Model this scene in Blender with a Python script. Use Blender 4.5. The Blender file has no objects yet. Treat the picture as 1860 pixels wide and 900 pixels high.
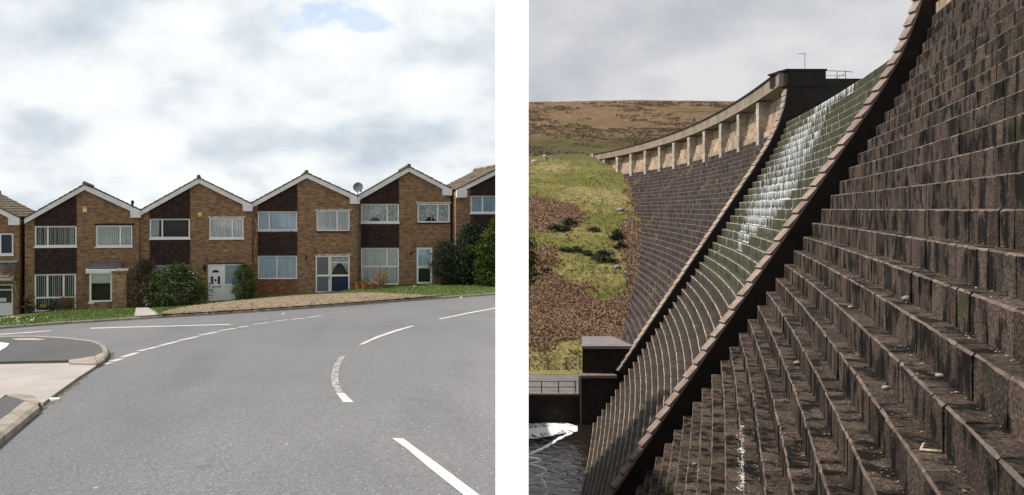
import bpy, bmesh, math, random
import numpy as np
from mathutils import Vector, Matrix, noise
random.seed(7)
rad = math.radians
SC = bpy.context.scene
COL = SC.collection

# ------------------------------------------------------------------ camera
F, PX, PY = 1500.0, 600.0, 380.0          # focal length and optical centre in photo pixels (1860 x 900)
cam_d = bpy.data.cameras.new('camera')
cam = bpy.data.objects.new('camera', cam_d); COL.objects.link(cam)
cam_d.sensor_width = 36; cam_d.sensor_fit = 'HORIZONTAL'
cam_d.lens = 36*F/1860
cam_d.shift_x = (930-PX)/1860; cam_d.shift_y = (PY-450)/1860
cam_d.clip_start = .1; cam_d.clip_end = 5000
cam.rotation_euler = (rad(90), 0, 0)
SC.camera = cam
SC.view_settings.view_transform = 'Standard'; SC.view_settings.look = 'None'
SC.view_settings.gamma = 1; SC.view_settings.exposure = 0.40
SC.view_settings.use_curve_mapping = False
SC.cycles.use_denoising = True
SC.cycles.max_bounces = 6; SC.cycles.transparent_max_bounces = 12

# ------------------------------------------------------------------ sky and sun
SUN_AZ, SUN_EL = 86, 54                   # degrees left of the view axis, degrees up
sd = Vector((-math.sin(rad(SUN_AZ))*math.cos(rad(SUN_EL)), math.cos(rad(SUN_AZ))*math.cos(rad(SUN_EL)), math.sin(rad(SUN_EL))))
sl = bpy.data.lights.new('sun', 'SUN'); sl.energy = 4.0; sl.angle = rad(3.0); sl.color = (1, .95, .88)
so = bpy.data.objects.new('sun', sl); COL.objects.link(so)
so.rotation_euler = (-sd).to_track_quat('-Z', 'Y').to_euler(); so.location = (-40, 0, 60)

W = bpy.data.worlds.new('World'); SC.world = W; W.use_nodes = True
def world():
    nt = W.node_tree; N = nt.nodes; L = nt.links; N.clear()
    def nd(t, **k):
        n = N.new(t)
        for a, b in k.items(): setattr(n, a, b)
        return n
    def math_(op, a, b=None):
        n = nd('ShaderNodeMath', operation=op)
        for i, v in enumerate((a, b)):
            if v is None: continue
            if isinstance(v, (int, float)): n.inputs[i].default_value = v
            else: L.new(v, n.inputs[i])
        return n.outputs[0]
    def ramp(src, stops):
        r = nd('ShaderNodeValToRGB'); e = r.color_ramp.elements
        while len(e) < len(stops): e.new(.5)
        for x, (p, c) in zip(e, stops): x.position = p; x.color = (*c, 1) if len(c) == 3 else c
        L.new(src, r.inputs[0]); return r.outputs[0]
    def mix(f, a, b):
        m = nd('ShaderNodeMix', data_type='RGBA'); L.new(f, m.inputs[0])
        L.new(a, m.inputs[6]); L.new(b, m.inputs[7]); return m.outputs[2]
    out = nd('ShaderNodeOutputWorld'); bg = nd('ShaderNodeBackground'); L.new(bg.outputs[0], out.inputs[0])
    sky = nd('ShaderNodeTexSky', sky_type='NISHITA'); sky.sun_disc = False
    sky.sun_elevation = rad(SUN_EL); sky.sun_rotation = rad(-SUN_AZ)
    dim = nd('ShaderNodeVectorMath', operation='SCALE'); L.new(sky.outputs[0], dim.inputs[0]); dim.inputs['Scale'].default_value = .15
    tc = nd('ShaderNodeTexCoord'); sp = nd('ShaderNodeSeparateXYZ'); L.new(tc.outputs['Generated'], sp.inputs[0])
    # directions projected on a cloud deck
    den = math_('MAXIMUM', math_('ADD', sp.outputs[2], .5), .2)
    u = math_('DIVIDE', sp.outputs[0], den); v = math_('DIVIDE', sp.outputs[1], den)
    cb = nd('ShaderNodeCombineXYZ'); L.new(u, cb.inputs[0]); L.new(v, cb.inputs[1])
    n1 = nd('ShaderNodeTexNoise'); n1.inputs['Scale'].default_value = 1.7; n1.inputs['Detail'].default_value = 7; n1.inputs['Roughness'].default_value = .52; n1.inputs['Distortion'].default_value = .05
    mp = nd('ShaderNodeMapping'); mp.inputs['Location'].default_value = (3.1, 1.7, 0); L.new(cb.outputs[0], mp.inputs[0]); L.new(mp.outputs[0], n1.inputs['Vector'])
    n2 = nd('ShaderNodeTexNoise'); n2.inputs['Scale'].default_value = 4.4; n2.inputs['Detail'].default_value = 9; n2.inputs['Roughness'].default_value = .50; n2.inputs['Distortion'].default_value = .0
    mp2 = nd('ShaderNodeMapping'); mp2.inputs['Location'].default_value = (7.3, 9.1, 2); L.new(cb.outputs[0], mp2.inputs[0]); L.new(mp2.outputs[0], n2.inputs['Vector'])
    wob = nd('ShaderNodeTexNoise'); wob.inputs['Scale'].default_value = 9; wob.inputs['Detail'].default_value = 8; L.new(cb.outputs[0], wob.inputs['Vector'])
    wv = math_('MULTIPLY', math_('SUBTRACT', wob.outputs[0], .5), 3.6)
    dens = n1.outputs[0]
    for cu, cv, ru, rv, am in ((-.036, 1.365, .10, .044, .32), (.045, 1.330, .09, .042, .28), (.25, 1.305, .06, .05, .24), (-.50, 1.46, .2, .035, .13)):   # gaps of blue in the cloud deck
        a_ = math_('POWER', math_('DIVIDE', math_('SUBTRACT', u, cu), ru), 2); b_ = math_('POWER', math_('DIVIDE', math_('SUBTRACT', v, cv), rv), 2)
        d_ = math_('ADD', math_('SQRT', math_('ADD', a_, b_)), wv)
        dens = math_('SUBTRACT', dens, math_('MULTIPLY', math_('MAXIMUM', math_('SUBTRACT', 1.25, d_), 0), am))
    low = nd('ShaderNodeMapRange'); L.new(sp.outputs[2], low.inputs[0]); low.inputs[1].default_value = .04; low.inputs[2].default_value = .22; low.inputs[3].default_value = .16; low.inputs[4].default_value = 0
    cover = ramp(math_('ADD', dens, low.outputs[0]), [(.26, (.45, .45, .45)), (.44, (1, 1, 1))])
    shade = ramp(n2.outputs[0], [(.33, (.44, .50, .56)), (.44, (.58, .625, .66)), (.52, (.70, .725, .74)), (.60, (.77, .78, .785))])
    broken = mix(cover, dim.outputs[0], shade)
    # cloud bank, grey, over the moor to the right
    n3 = nd('ShaderNodeTexNoise'); n3.inputs['Scale'].default_value = 3.6; n3.inputs['Detail'].default_value = 8; n3.inputs['Roughness'].default_value = .55; L.new(mp2.outputs[0], n3.inputs['Vector'])
    grey = ramp(n3.outputs[0], [(.33, (.36, .375, .415)), (.5, (.465, .475, .50)), (.64, (.57, .57, .58))])
    az = math_('ARCTAN2', sp.outputs[0], sp.outputs[1])
    bank = nd('ShaderNodeMapRange', interpolation_type='SMOOTHSTEP'); L.new(az, bank.inputs[0])
    bank.inputs[1].default_value = rad(10.5); bank.inputs[2].default_value = rad(14.5)
    allc = mix(bank.outputs[0], broken, grey)
    L.new(allc, bg.inputs[0]); bg.inputs[1].default_value = 1.0
world()

# ------------------------------------------------------------------ helpers
def put(o, parent=None):
    COL.objects.link(o)
    if parent is not None: o.parent = parent
    return o
def tag(o, label=None, cat=None, group=None, kind=None):
    if label: o['label'] = label
    if cat: o['category'] = cat
    if group: o['group'] = group
    if kind: o['kind'] = kind
    return o
def empty(name, loc=(0, 0, 0), rz=0, parent=None):
    o = bpy.data.objects.new(name, None); o.location = loc; o.rotation_euler = (0, 0, rz); o.empty_display_size = .2
    return put(o, parent)

class MB:
    """collects faces; build() links them as ONE mesh object"""
    def __init__(s): s.v = []; s.f = []; s.m = []; s.t = []
    def add(s, vs, fs, mi=0, tone=None):
        b = len(s.v); s.v += [tuple(p) for p in vs]
        tn = random.random() if tone is None else tone
        for f in fs: s.f.append([b+i for i in f]); s.m.append(mi); s.t.append(tn)
    def box(s, x0, x1, y0, y1, z0, z1, mi=0, tone=None):
        s.add([(x0,y0,z0),(x1,y0,z0),(x1,y1,z0),(x0,y1,z0),(x0,y0,z1),(x1,y0,z1),(x1,y1,z1),(x0,y1,z1)],
              [(0,3,2,1),(4,5,6,7),(0,1,5,4),(1,2,6,5),(2,3,7,6),(3,0,4,7)], mi, tone)
    def hexa(s, p, mi=0, tone=None):
        s.add(p, [(0,3,2,1),(4,5,6,7),(0,1,5,4),(1,2,6,5),(2,3,7,6),(3,0,4,7)], mi, tone)
    def prism_xz(s, poly, y0, y1, mi=0, tone=None):
        n = len(poly)
        s.add([(x, y0, z) for x, z in poly]+[(x, y1, z) for x, z in poly],
              [list(range(n)), list(range(2*n-1, n-1, -1))]+[[i, n+i, n+(i+1) % n, (i+1) % n] for i in range(n)], mi, tone)
    def prism_xy(s, poly, z0, z1, mi=0, tone=None):
        n = len(poly)
        s.add([(x, y, z0) for x, y in poly]+[(x, y, z1) for x, y in poly],
              [list(range(n-1, -1, -1)), list(range(n, 2*n))]+[[i, (i+1) % n, n+(i+1) % n, n+i] for i in range(n)], mi, tone)
    def tube(s, pts, rads, n=6, mi=0, tone=None, cap=True):
        pts = [Vector(p) for p in pts]; vs = []; fs = []
        if isinstance(rads, (int, float)): rads = [rads]*len(pts)
        for i, p in enumerate(pts):
            d = (pts[min(i+1, len(pts)-1)]-pts[max(i-1, 0)]).normalized()
            a = d.cross(Vector((0, 0, 1)))
            if a.length < 1e-3: a = Vector((1, 0, 0))
            a.normalize(); b = d.cross(a)
            for j in range(n):
                t = 2*math.pi*j/n; vs.append(p+(a*math.cos(t)+b*math.sin(t))*rads[i])
        for i in range(len(pts)-1):
            for j in range(n):
                fs.append((i*n+j, i*n+(j+1) % n, (i+1)*n+(j+1) % n, (i+1)*n+j))
        if cap: fs += [tuple(range(n-1, -1, -1)), tuple(range((len(pts)-1)*n, len(pts)*n))]
        s.add(vs, fs, mi, tone)
    def lathe(s, prof, c=(0, 0, 0), n=14, mi=0):
        vs = []; fs = []
        for r, z in prof:
            for j in range(n):
                t = 2*math.pi*j/n; vs.append((c[0]+r*math.cos(t), c[1]+r*math.sin(t), c[2]+z))
        for i in range(len(prof)-1):
            for j in range(n): fs.append((i*n+j, i*n+(j+1) % n, (i+1)*n+(j+1) % n, (i+1)*n+j))
        fs += [tuple(range(n-1, -1, -1)), tuple(range((len(prof)-1)*n, len(prof)*n))]
        s.add(vs, fs, mi)
    def build(s, name, mats, parent=None, smooth=False, recalc=False):
        me = bpy.data.meshes.new(name)
        me.from_pydata(s.v, [], s.f)
        if not isinstance(mats, (list, tuple)): mats = [mats]
        for m in mats: me.materials.append(m)
        if len(mats) > 1: me.polygons.foreach_set('material_index', s.m)
        at = me.attributes.new('tone', 'FLOAT', 'FACE'); at.data.foreach_set('value', s.t)
        if smooth: me.polygons.foreach_set('use_smooth', [True]*len(s.f))
        if recalc:
            bm = bmesh.new(); bm.from_mesh(me); bmesh.ops.recalc_face_normals(bm, faces=bm.faces); bm.to_mesh(me); bm.free()
        me.update()
        return put(bpy.data.objects.new(name, me), parent)

# ------------------------------------------------------------------ materials
MATS = {}
def M(name, col, rough=.8, col2=None, scale=4.0, detail=6, lo=.35, hi=.65, bump=0, bscale=None, tone=0, spec=.3,
      stretch=(1, 1, 1), spots=None, metal=0):
    """noise between two colours, optional per-piece tone, optional third colour in spots=(colour, scale, lo, hi, stretch)"""
    m = bpy.data.materials.new(name); m.use_nodes = True; nt = m.node_tree; N = nt.nodes; L = nt.links
    p = N['Principled BSDF']; p.inputs['Roughness'].default_value = rough; p.inputs['Metallic'].default_value = metal
    p.inputs['Specular IOR Level'].default_value = spec
    tc = N.new('ShaderNodeTexCoord')
    def nz(sc, st, dt=detail):
        mp = N.new('ShaderNodeMapping'); mp.inputs['Scale'].default_value = st; L.new(tc.outputs['Object'], mp.inputs[0])
        n = N.new('ShaderNodeTexNoise'); n.inputs['Scale'].default_value = sc; n.inputs['Detail'].default_value = dt; n.inputs['Roughness'].default_value = .6
        L.new(mp.outputs[0], n.inputs['Vector']); return n.outputs[0]
    def mr(src, a, b):
        r = N.new('ShaderNodeMapRange'); r.inputs[1].default_value = a; r.inputs[2].default_value = b; L.new(src, r.inputs[0]); return r.outputs[0]
    def mixc(f, a, b, bt='MIX'):
        x = N.new('ShaderNodeMix'); x.data_type = 'RGBA'; x.blend_type = bt
        if isinstance(f, float): x.inputs[0].default_value = f
        else: L.new(f, x.inputs[0])
        for i, c in ((6, a), (7, b)):
            if isinstance(c, tuple): x.inputs[i].default_value = (*c, 1)
            else: L.new(c, x.inputs[i])
        return x.outputs[2]
    c = None
    if col2: c = mixc(mr(nz(scale, stretch), lo, hi), col, col2)
    if spots:
        sp = spots if isinstance(spots, list) else [spots]
        for (sc_, ss, a, b, st) in sp: c = mixc(mr(nz(ss, st), a, b), c if c is not None else col, sc_)
    if tone:
        at = N.new('ShaderNodeAttribute'); at.attribute_name = 'tone'
        oi = N.new('ShaderNodeObjectInfo')
        ad = N.new('ShaderNodeMath'); ad.operation = 'ADD'; L.new(at.outputs['Fac'], ad.inputs[0]); L.new(oi.outputs['Random'], ad.inputs[1])
        fr = N.new('ShaderNodeMath'); fr.operation = 'FRACT'; L.new(ad.outputs[0], fr.inputs[0])
        v = N.new('ShaderNodeMapRange'); v.inputs[3].default_value = 1-tone; v.inputs[4].default_value = 1+tone; L.new(fr.outputs[0], v.inputs[0])
        h = N.new('ShaderNodeHueSaturation'); L.new(v.outputs[0], h.inputs['Value'])
        if c is not None: L.new(c, h.inputs['Color'])
        else: h.inputs['Color'].default_value = (*col, 1)
        c = h.outputs[0]
    if c is not None: L.new(c, p.inputs['Base Color'])
    else: p.inputs['Base Color'].default_value = (*col, 1)
    if bump:
        b = N.new('ShaderNodeBump'); b.inputs['Strength'].default_value = 1; b.inputs['Distance'].default_value = bump
        L.new(nz(bscale or scale*3, (1, 1, 1), 8), b.inputs['Height']); L.new(b.outputs[0], p.inputs['Normal'])
    MATS[name] = m; return m

def brick_mat(name, c1, c2, mort, w=.225, h=.075, ms=.012, wear=(.12, .07, .045), axis='xz', bump=.006, bias=-.15):
    m = bpy.data.materials.new(name); m.use_nodes = True; nt = m.node_tree; N = nt.nodes; L = nt.links
    p = N['Principled BSDF']; p.inputs['Roughness'].default_value = .9; p.inputs['Specular IOR Level'].default_value = .2
    tc = N.new('ShaderNodeTexCoord'); sp = N.new('ShaderNodeSeparateXYZ'); L.new(tc.outputs['Object'], sp.inputs[0])
    cb = N.new('ShaderNodeCombineXYZ')
    ad = N.new('ShaderNodeMath'); ad.operation = 'ADD'; L.new(sp.outputs[0], ad.inputs[0]); L.new(sp.outputs[1], ad.inputs[1])
    L.new(ad.outputs[0], cb.inputs[0]); L.new(sp.outputs[2], cb.inputs[1])
    b = N.new('ShaderNodeTexBrick'); L.new(cb.outputs[0], b.inputs['Vector'])
    b.inputs['Scale'].default_value = 1; b.inputs['Brick Width'].default_value = w; b.inputs['Row Height'].default_value = h
    b.inputs['Mortar Size'].default_value = ms; b.inputs['Bias'].default_value = bias
    b.inputs['Color1'].default_value = (*c1, 1); b.inputs['Color2'].default_value = (*c2, 1); b.inputs['Mortar'].default_value = (*mort, 1)
    n = N.new('ShaderNodeTexNoise'); n.inputs['Scale'].default_value = 1.1; n.inputs['Detail'].default_value = 7; n.inputs['Roughness'].default_value = .65
    L.new(tc.outputs['Object'], n.inputs['Vector'])
    r = N.new('ShaderNodeMapRange'); r.inputs[1].default_value = .5; r.inputs[2].default_value = .75; r.inputs[4].default_value = .75; L.new(n.outputs[0], r.inputs[0])
    x = N.new('ShaderNodeMix'); x.data_type = 'RGBA'; L.new(r.outputs[0], x.inputs[0]); L.new(b.outputs[0], x.inputs[6]); x.inputs[7].default_value = (*wear, 1)
    # patches of brick fired a little differently
    mp = N.new('ShaderNodeMapping'); mp.inputs['Scale'].default_value = (2.3, 2.3, 7.5); L.new(tc.outputs['Object'], mp.inputs[0])
    n2 = N.new('ShaderNodeTexNoise'); n2.inputs['Scale'].default_value = 1.2; n2.inputs['Detail'].default_value = 5; L.new(mp.outputs[0], n2.inputs['Vector'])
    v = N.new('ShaderNodeMapRange'); v.inputs[1].default_value = .3; v.inputs[2].default_value = .7; v.inputs[3].default_value = .58; v.inputs[4].default_value = 1.5; L.new(n2.outputs[0], v.inputs[0])
    h_ = N.new('ShaderNodeHueSaturation'); L.new(x.outputs[2], h_.inputs['Color']); L.new(v.outputs[0], h_.inputs['Value'])
    L.new(h_.outputs[0], p.inputs['Base Color'])
    bu = N.new('ShaderNodeBump'); bu.inputs['Distance'].default_value = bump; bu.invert = True; L.new(b.outputs['Fac'], bu.inputs['Height']); L.new(bu.outputs[0], p.inputs['Normal'])
    MATS[name] = m; return m

def glass_mat():
    m = bpy.data.materials.new('window_glass'); m.use_nodes = True; nt = m.node_tree; N = nt.nodes; L = nt.links; N.remove(N['Principled BSDF'])
    tr = N.new('ShaderNodeBsdfTransparent'); tr.inputs[0].default_value = (.95, .97, .97, 1)
    gl = N.new('ShaderNodeBsdfGlossy'); gl.inputs['Roughness'].default_value = .03
    fr = N.new('ShaderNodeFresnel'); fr.inputs[0].default_value = 1.42
    ad = N.new('ShaderNodeMath'); ad.operation = 'ADD'; ad.inputs[1].default_value = .0; L.new(fr.outputs[0], ad.inputs[0])
    mx = N.new('ShaderNodeMixShader'); L.new(ad.outputs[0], mx.inputs[0]); L.new(tr.outputs[0], mx.inputs[1]); L.new(gl.outputs[0], mx.inputs[2])
    L.new(mx.outputs[0], N['Material Output'].inputs[0]); MATS['glass'] = m
glass_mat()

def asphalt(name, c1, c2, speck, s=1):
    m = bpy.data.materials.new(name); m.use_nodes = True; nt = m.node_tree; N = nt.nodes; L = nt.links
    p = N['Principled BSDF']; p.inputs['Roughness'].default_value = .82; p.inputs['Specular IOR Level'].default_value = .35
    tc = N.new('ShaderNodeTexCoord')
    def nz(sc, d, rough=.6, st=(1, 1, 1)):
        mp = N.new('ShaderNodeMapping'); mp.inputs['Scale'].default_value = st; L.new(tc.outputs['Object'], mp.inputs[0])
        n = N.new('ShaderNodeTexNoise'); n.inputs['Scale'].default_value = sc; n.inputs['Detail'].default_value = d; n.inputs['Roughness'].default_value = rough
        L.new(mp.outputs[0], n.inputs['Vector']); return n.outputs[0]
    def mr(src, a, b, c=0, d=1):
        r = N.new('ShaderNodeMapRange'); r.inputs[1].default_value = a; r.inputs[2].default_value = b; r.inputs[3].default_value = c; r.inputs[4].default_value = d; L.new(src, r.inputs[0]); return r.outputs[0]
    def mx(f, a, b):
        x = N.new('ShaderNodeMix'); x.data_type = 'RGBA'; L.new(f, x.inputs[0])
        for i, c in ((6, a), (7, b)):
            if isinstance(c, tuple): x.inputs[i].default_value = (*c, 1)
            else: L.new(c, x.inputs[i])
        return x.outputs[2]
    c = mx(mr(nz(.22, 5), .3, .7), c1, c2)
    c = mx(mr(nz(.5, 6, .6, (1, .25, 1)), .5, .7, 0, .75), c, tuple(v*.70 for v in c1))
    c = mx(mr(nz(.09, 6, .65, (1.6, .5, 1)), .47, .62, 0, .8), c, tuple(v*.82 for v in c1))
    c = mx(mr(nz(1.6, 7, .7), .60, .70, 0, .7), c, tuple(v*.68 for v in c1))
    c = mx(mr(nz(38*s, 4, .75), .38, .66), c, tuple(v*.45 for v in c1))
    c = mx(mr(nz(11*s, 6, .8), .5, .72, 0, .7), c, tuple(v*.55 for v in c1))      # binder between stones
    vo = N.new('ShaderNodeTexVoronoi'); vo.inputs['Scale'].default_value = 42*s; L.new(tc.outputs['Object'], vo.inputs['Vector'])
    wn = N.new('ShaderNodeTexWhiteNoise'); L.new(vo.outputs['Color'], wn.inputs[0])
    pick = mr(wn.outputs[0], .93, .97); dist = mr(vo.outputs['Distance'], .30, .42, 1, 0)
    mu = N.new('ShaderNodeMath'); mu.operation = 'MULTIPLY'; L.new(pick, mu.inputs[0]); L.new(dist, mu.inputs[1])
    c = mx(mu.outputs[0], c, speck)
    vo2 = N.new('ShaderNodeTexVoronoi'); vo2.inputs['Scale'].default_value = 6*s; L.new(tc.outputs['Object'], vo2.inputs['Vector'])
    wn2 = N.new('ShaderNodeTexWhiteNoise'); L.new(vo2.outputs['Color'], wn2.inputs[0])
    mu2 = N.new('ShaderNodeMath'); mu2.operation = 'MULTIPLY'; L.new(mr(wn2.outputs[0], .972, .98), mu2.inputs[0]); L.new(mr(vo2.outputs['Distance'], .09, .13, 1, 0), mu2.inputs[1])
    c = mx(mu2.outputs[0], c, tuple(min(1, v*1.25) for v in speck))
    L.new(c, p.inputs['Base Color'])
    b = N.new('ShaderNodeBump'); b.inputs['Distance'].default_value = .006; b.inputs['Strength'].default_value = .8
    L.new(nz(45*s, 3, .7), b.inputs['Height']); L.new(b.outputs[0], p.inputs['Normal'])
    MATS[name] = m
asphalt('asphalt', (.176, .171, .179), (.215, .209, .214), (.30, .29, .29))
asphalt('footway_tarmac', (.095, .095, .092), (.125, .123, .118), (.25, .24, .23))
def worn_paint():
    m = M('road_paint', (.54, .53, .51), .8, (.42, .41, .39), 3, bump=.003, bscale=60)
    nt = m.node_tree; N = nt.nodes; L = nt.links; p = N['Principled BSDF']
    tc = N.new('ShaderNodeTexCoord'); n = N.new('ShaderNodeTexNoise'); n.inputs['Scale'].default_value = 14; n.inputs['Detail'].default_value = 8; n.inputs['Roughness'].default_value = .75
    L.new(tc.outputs['Object'], n.inputs['Vector'])
    r = N.new('ShaderNodeMapRange'); r.inputs[1].default_value = .36; r.inputs[2].default_value = .40; L.new(n.outputs[0], r.inputs[0]); L.new(r.outputs[0], p.inputs['Alpha'])
    m2 = m.copy(); m2.name = 'road_paint_worn'; MATS['road_paint_worn'] = m2
    for q in m2.node_tree.nodes:
        if q.type == 'MAP_RANGE' and abs(q.inputs[2].default_value-.40) < .01: q.inputs[1].default_value = .44; q.inputs[2].default_value = .60
worn_paint()
M('kerb_concrete', (.31, .27, .225), .9, (.20, .17, .14), 3, bump=.006, bscale=40, tone=.12)
M('drive_concrete', (.37, .325, .30), .9, (.30, .265, .245), 1.3, bump=.004, bscale=50, spots=((.28, .25, .22), 5, .58, .75, (1, 3, 1)))
M('gutter_silt', (.13, .11, .08), 1, (.08, .08, .045), 6, bump=.02, bscale=30)
M('lawn_soil', (.085, .125, .032), 1, (.06, .09, .024), 2.5, bump=.03, bscale=12)
M('grass', (.105, .165, .032), .75, (.155, .20, .05), .8, tone=.35)
M('soil', (.235, .18, .12), 1, (.16, .12, .078), 2.2, bump=.05, bscale=14, spots=((.34, .27, .18), 6, .55, .7, (1, 1, 1)))
M('white_paint', (.82, .82, .81), .45, (.68, .68, .66), 2.5, spots=((.5, .48, .44), 6, .66, .8, (3, 1, .5)))
M('upvc', (.85, .85, .85), .35)
M('dirty_paint', (.6, .58, .54), .7, (.22, .18, .15), 8, lo=.45, hi=.62)
brick_mat("brick", (.30, .175, .086), (.165, .086, .046), (.27, .195, .13))
brick_mat('pale_brick', (.38, .25, .14), (.28, .165, .085), (.34, .25, .17))
brick_mat('red_brick', (.23, .085, .04), (.14, .05, .026), (.22, .15, .10))
M('hung_tile', (.026, .013, .010), .75, (.045, .024, .018), 5, tone=.45, spots=((.22, .13, .03), 7, .70, .76, (1, 1, 1)))
M('roof_tile', (.10, .072, .048), .9, (.15, .12, .085), 2.2, tone=.3, bump=.006, bscale=25, spots=[((.30, .29, .25), 5, .60, .72, (1, 1, 1)), ((.30, .19, .04), 3, .70, .76, (1, 1, 1))])
M('ridge_tile', (.12, .08, .05), .9, (.2, .16, .1), 4, tone=.2, spots=((.42, .27, .06), 3, .55, .65, (1, 1, 1)))
M('lead', (.09, .095, .105), .6, (.14, .145, .15), 3)
M('net', (.90, .91, .91), .9, (.72, .75, .76), 5, stretch=(1, 1, .2))
M('lace', (.90, .92, .91), .9, (.42, .46, .46), 11, lo=.44, hi=.56)
M('blue_curtain', (.66, .80, .90), .9, (.46, .61, .76), 6, stretch=(1, 1, .15))
M('blind_slat', (.50, .48, .46), .8, tone=.3)
M('pale_blind', (.88, .90, .88), .8, (.74, .79, .79), 3)
M('yellow_curtain', (.4, .25, .07), .9)
M('navy', (.015, .025, .07), .4)
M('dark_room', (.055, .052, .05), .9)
M('brass', (.5, .36, .14), .35, metal=.8)
M('alarm_yellow', (.60, .46, .10), .5)
M('black_plastic', (.018, .018, .02), .5)
M('grey_plastic', (.13, .14, .15), .5)
M('galvanised', (.35, .36, .37), .45, metal=.7)
M('wood_white', (.5, .45, .36), .7)
M('timber', (.16, .115, .075), .9, (.10, .07, .045), 6, stretch=(4, 4, .5))
M('bark', (.10, .07, .045), .95, (.06, .045, .03), 9)
M('twig', (.27, .17, .095), .9, tone=.35)
M('terracotta', (.30, .10, .045), .85, (.22, .075, .035), 5)
M('leaf_green', (.036, .056, .014), .75, (.066, .090, .024), 2.2, tone=.5, spec=.1)
M('leaf_dark', (.013, .022, .009), .7, (.022, .036, .012), 2, tone=.5)
M('leaf_bright', (.022, .040, .009), .75, (.075, .10, .015), 1.1, tone=.5, spec=.1)
M('leaf_brown', (.040, .028, .016), .9, (.062, .044, .024), 3, tone=.5)
M('leaf_olive', (.10, .105, .03), .7, (.16, .13, .045), 3, tone=.45)
M('blossom', (.75, .73, .70), .8)
M('daffodil', (.75, .58, .03), .6)
M('white_render', (.93, .93, .925), .85)
M('retaining', (.18, .165, .15), .9, (.11, .10, .09), 1, bump=.02, bscale=9)
# dam
STREAK = (1, 1, .22)
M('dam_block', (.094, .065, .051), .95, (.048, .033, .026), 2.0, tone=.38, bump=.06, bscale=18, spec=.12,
  spots=[((.17, .135, .11), 24, .54, .66, (1, 1, 1)), ((.022, .017, .015), 19, .53, .62, (1, 1, 1)), ((.010, .008, .007), 1.9, .49, .57, (1, 1, .6)), ((.035, .036, .012), .9, .60, .70, (1, 1, 1))])
M('dam_far', (.062, .041, .036), .95, (.034, .022, .020), 1.2, tone=.35, bump=.04, bscale=6,
  spots=[((.016, .012, .012), .8, .52, .64, STREAK), ((.24, .20, .18), 1.1, .64, .70, STREAK), ((.12, .11, .02), .3, .62, .70, (1, 1, 1))])
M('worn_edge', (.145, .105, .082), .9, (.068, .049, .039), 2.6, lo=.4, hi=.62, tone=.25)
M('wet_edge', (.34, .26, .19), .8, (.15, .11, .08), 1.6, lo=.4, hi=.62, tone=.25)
M('slab_grey', (.21, .18, .175), .85, (.14, .12, .12), 1.5, bump=.01, bscale=12)
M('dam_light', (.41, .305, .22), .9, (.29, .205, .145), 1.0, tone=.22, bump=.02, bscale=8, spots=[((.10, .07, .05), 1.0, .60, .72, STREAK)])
M('dam_pale', (.44, .385, .32), .9, (.26, .21, .17), 1.6, tone=.2, bump=.015, bscale=10, spots=[((.08, .065, .055), 1.4, .58, .70, STREAK)])
M('parapet', (.27, .215, .165), .9, (.19, .15, .115), 1.2, tone=.15, bump=.01, bscale=9, spots=[((.09, .07, .06), 1.5, .60, .75, STREAK)])
M('dam_core', (.022, .018, .016), 1)
M('wall_stone', (.026, .021, .019), .95, (.016, .013, .013), 1.3, bump=.015, bscale=8, spec=.15, spots=[((.09, .065, .05), 1.1, .70, .77, STREAK)])  # near-black colour carries the shade of the training-wall sides
M('coping', (.25, .19, .16), .9, (.155, .115, .095), 2.4, tone=.22, bump=.01, bscale=20)
M('coping_pale', (.30, .235, .185), .9, (.19, .145, .115), 2.4, tone=.2, bump=.01, bscale=20)
M('algae_step', (.031, .031, .012), .75, (.048, .046, .022), 1.1, tone=.3, bump=.03, bscale=10, spec=.3,
  spots=[((.022, .02, .014), 1.4, .57, .70, STREAK), ((.10, .10, .07), 9, .60, .72, (1, 1, 1))])
M('wet_step', (.040, .026, .019), .8, (.022, .014, .010), 1.1, tone=.3, bump=.03, bscale=10, spec=.3, spots=[((.05, .06, .02), 1.1, .60, .72, STREAK)])
M('white_water', (.82, .84, .85), .5, (.65, .68, .68), 8)
M('droppings', (.58, .57, .54), .9, (.28, .25, .22), 9)
M('moss', (.085, .08, .02), .95, (.06, .045, .02), 5, tone=.5)
M('litter', (.10, .068, .04), .95, (.19, .145, .10), 5, tone=.5)
M('rock', (.26, .23, .20), .9, (.15, .13, .11), 5, tone=.3, bump=.01, bscale=20)
M('dead_wood', (.50, .42, .33), .85, (.3, .23, .16), 7, stretch=(1, 6, 1))
M('track', (.155, .142, .138), .9, (.11, .10, .098), .6, spots=((.20, .13, .09), .5, .62, .72, (1, 1, 1)))
M('gorse', (.018, .026, .010), .8, (.03, .04, .014), 1, tone=.5)
M('bracken', (.215, .132, .083), .9, (.285, .185, .12), .2, tone=.22)
M('rush', (.075, .068, .022), .95, (.12, .10, .035), .2, tone=.4)
M('heather', (.105, .076, .042), .95, (.145, .105, .060), .05, tone=.25)
M('tussock', (.16, .155, .045), .9, (.28, .24, .10), .10, tone=.2)
M('wool', (.62, .58, .52), .95, (.45, .41, .36), 9, bump=.03, bscale=12)
M('sheep_face', (.10, .08, .07), .8)
def water_mat():
    m = bpy.data.materials.new('river_water'); m.use_nodes = True; nt = m.node_tree; N = nt.nodes; L = nt.links
    p = N['Principled BSDF']; p.inputs['Base Color'].default_value = (.016, .011, .009, 1); p.inputs['Roughness'].default_value = .12
    tc = N.new('ShaderNodeTexCoord'); n = N.new('ShaderNodeTexNoise'); n.inputs['Scale'].default_value = 1.1; n.inputs['Detail'].default_value = 6; n.inputs['Distortion'].default_value = .8
    L.new(tc.outputs['Object'], n.inputs['Vector']); b = N.new('ShaderNodeBump'); b.inputs['Distance'].default_value = .12; L.new(n.outputs[0], b.inputs['Height']); L.new(b.outputs[0], p.inputs['Normal'])
    MATS['water'] = m
water_mat()
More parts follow.
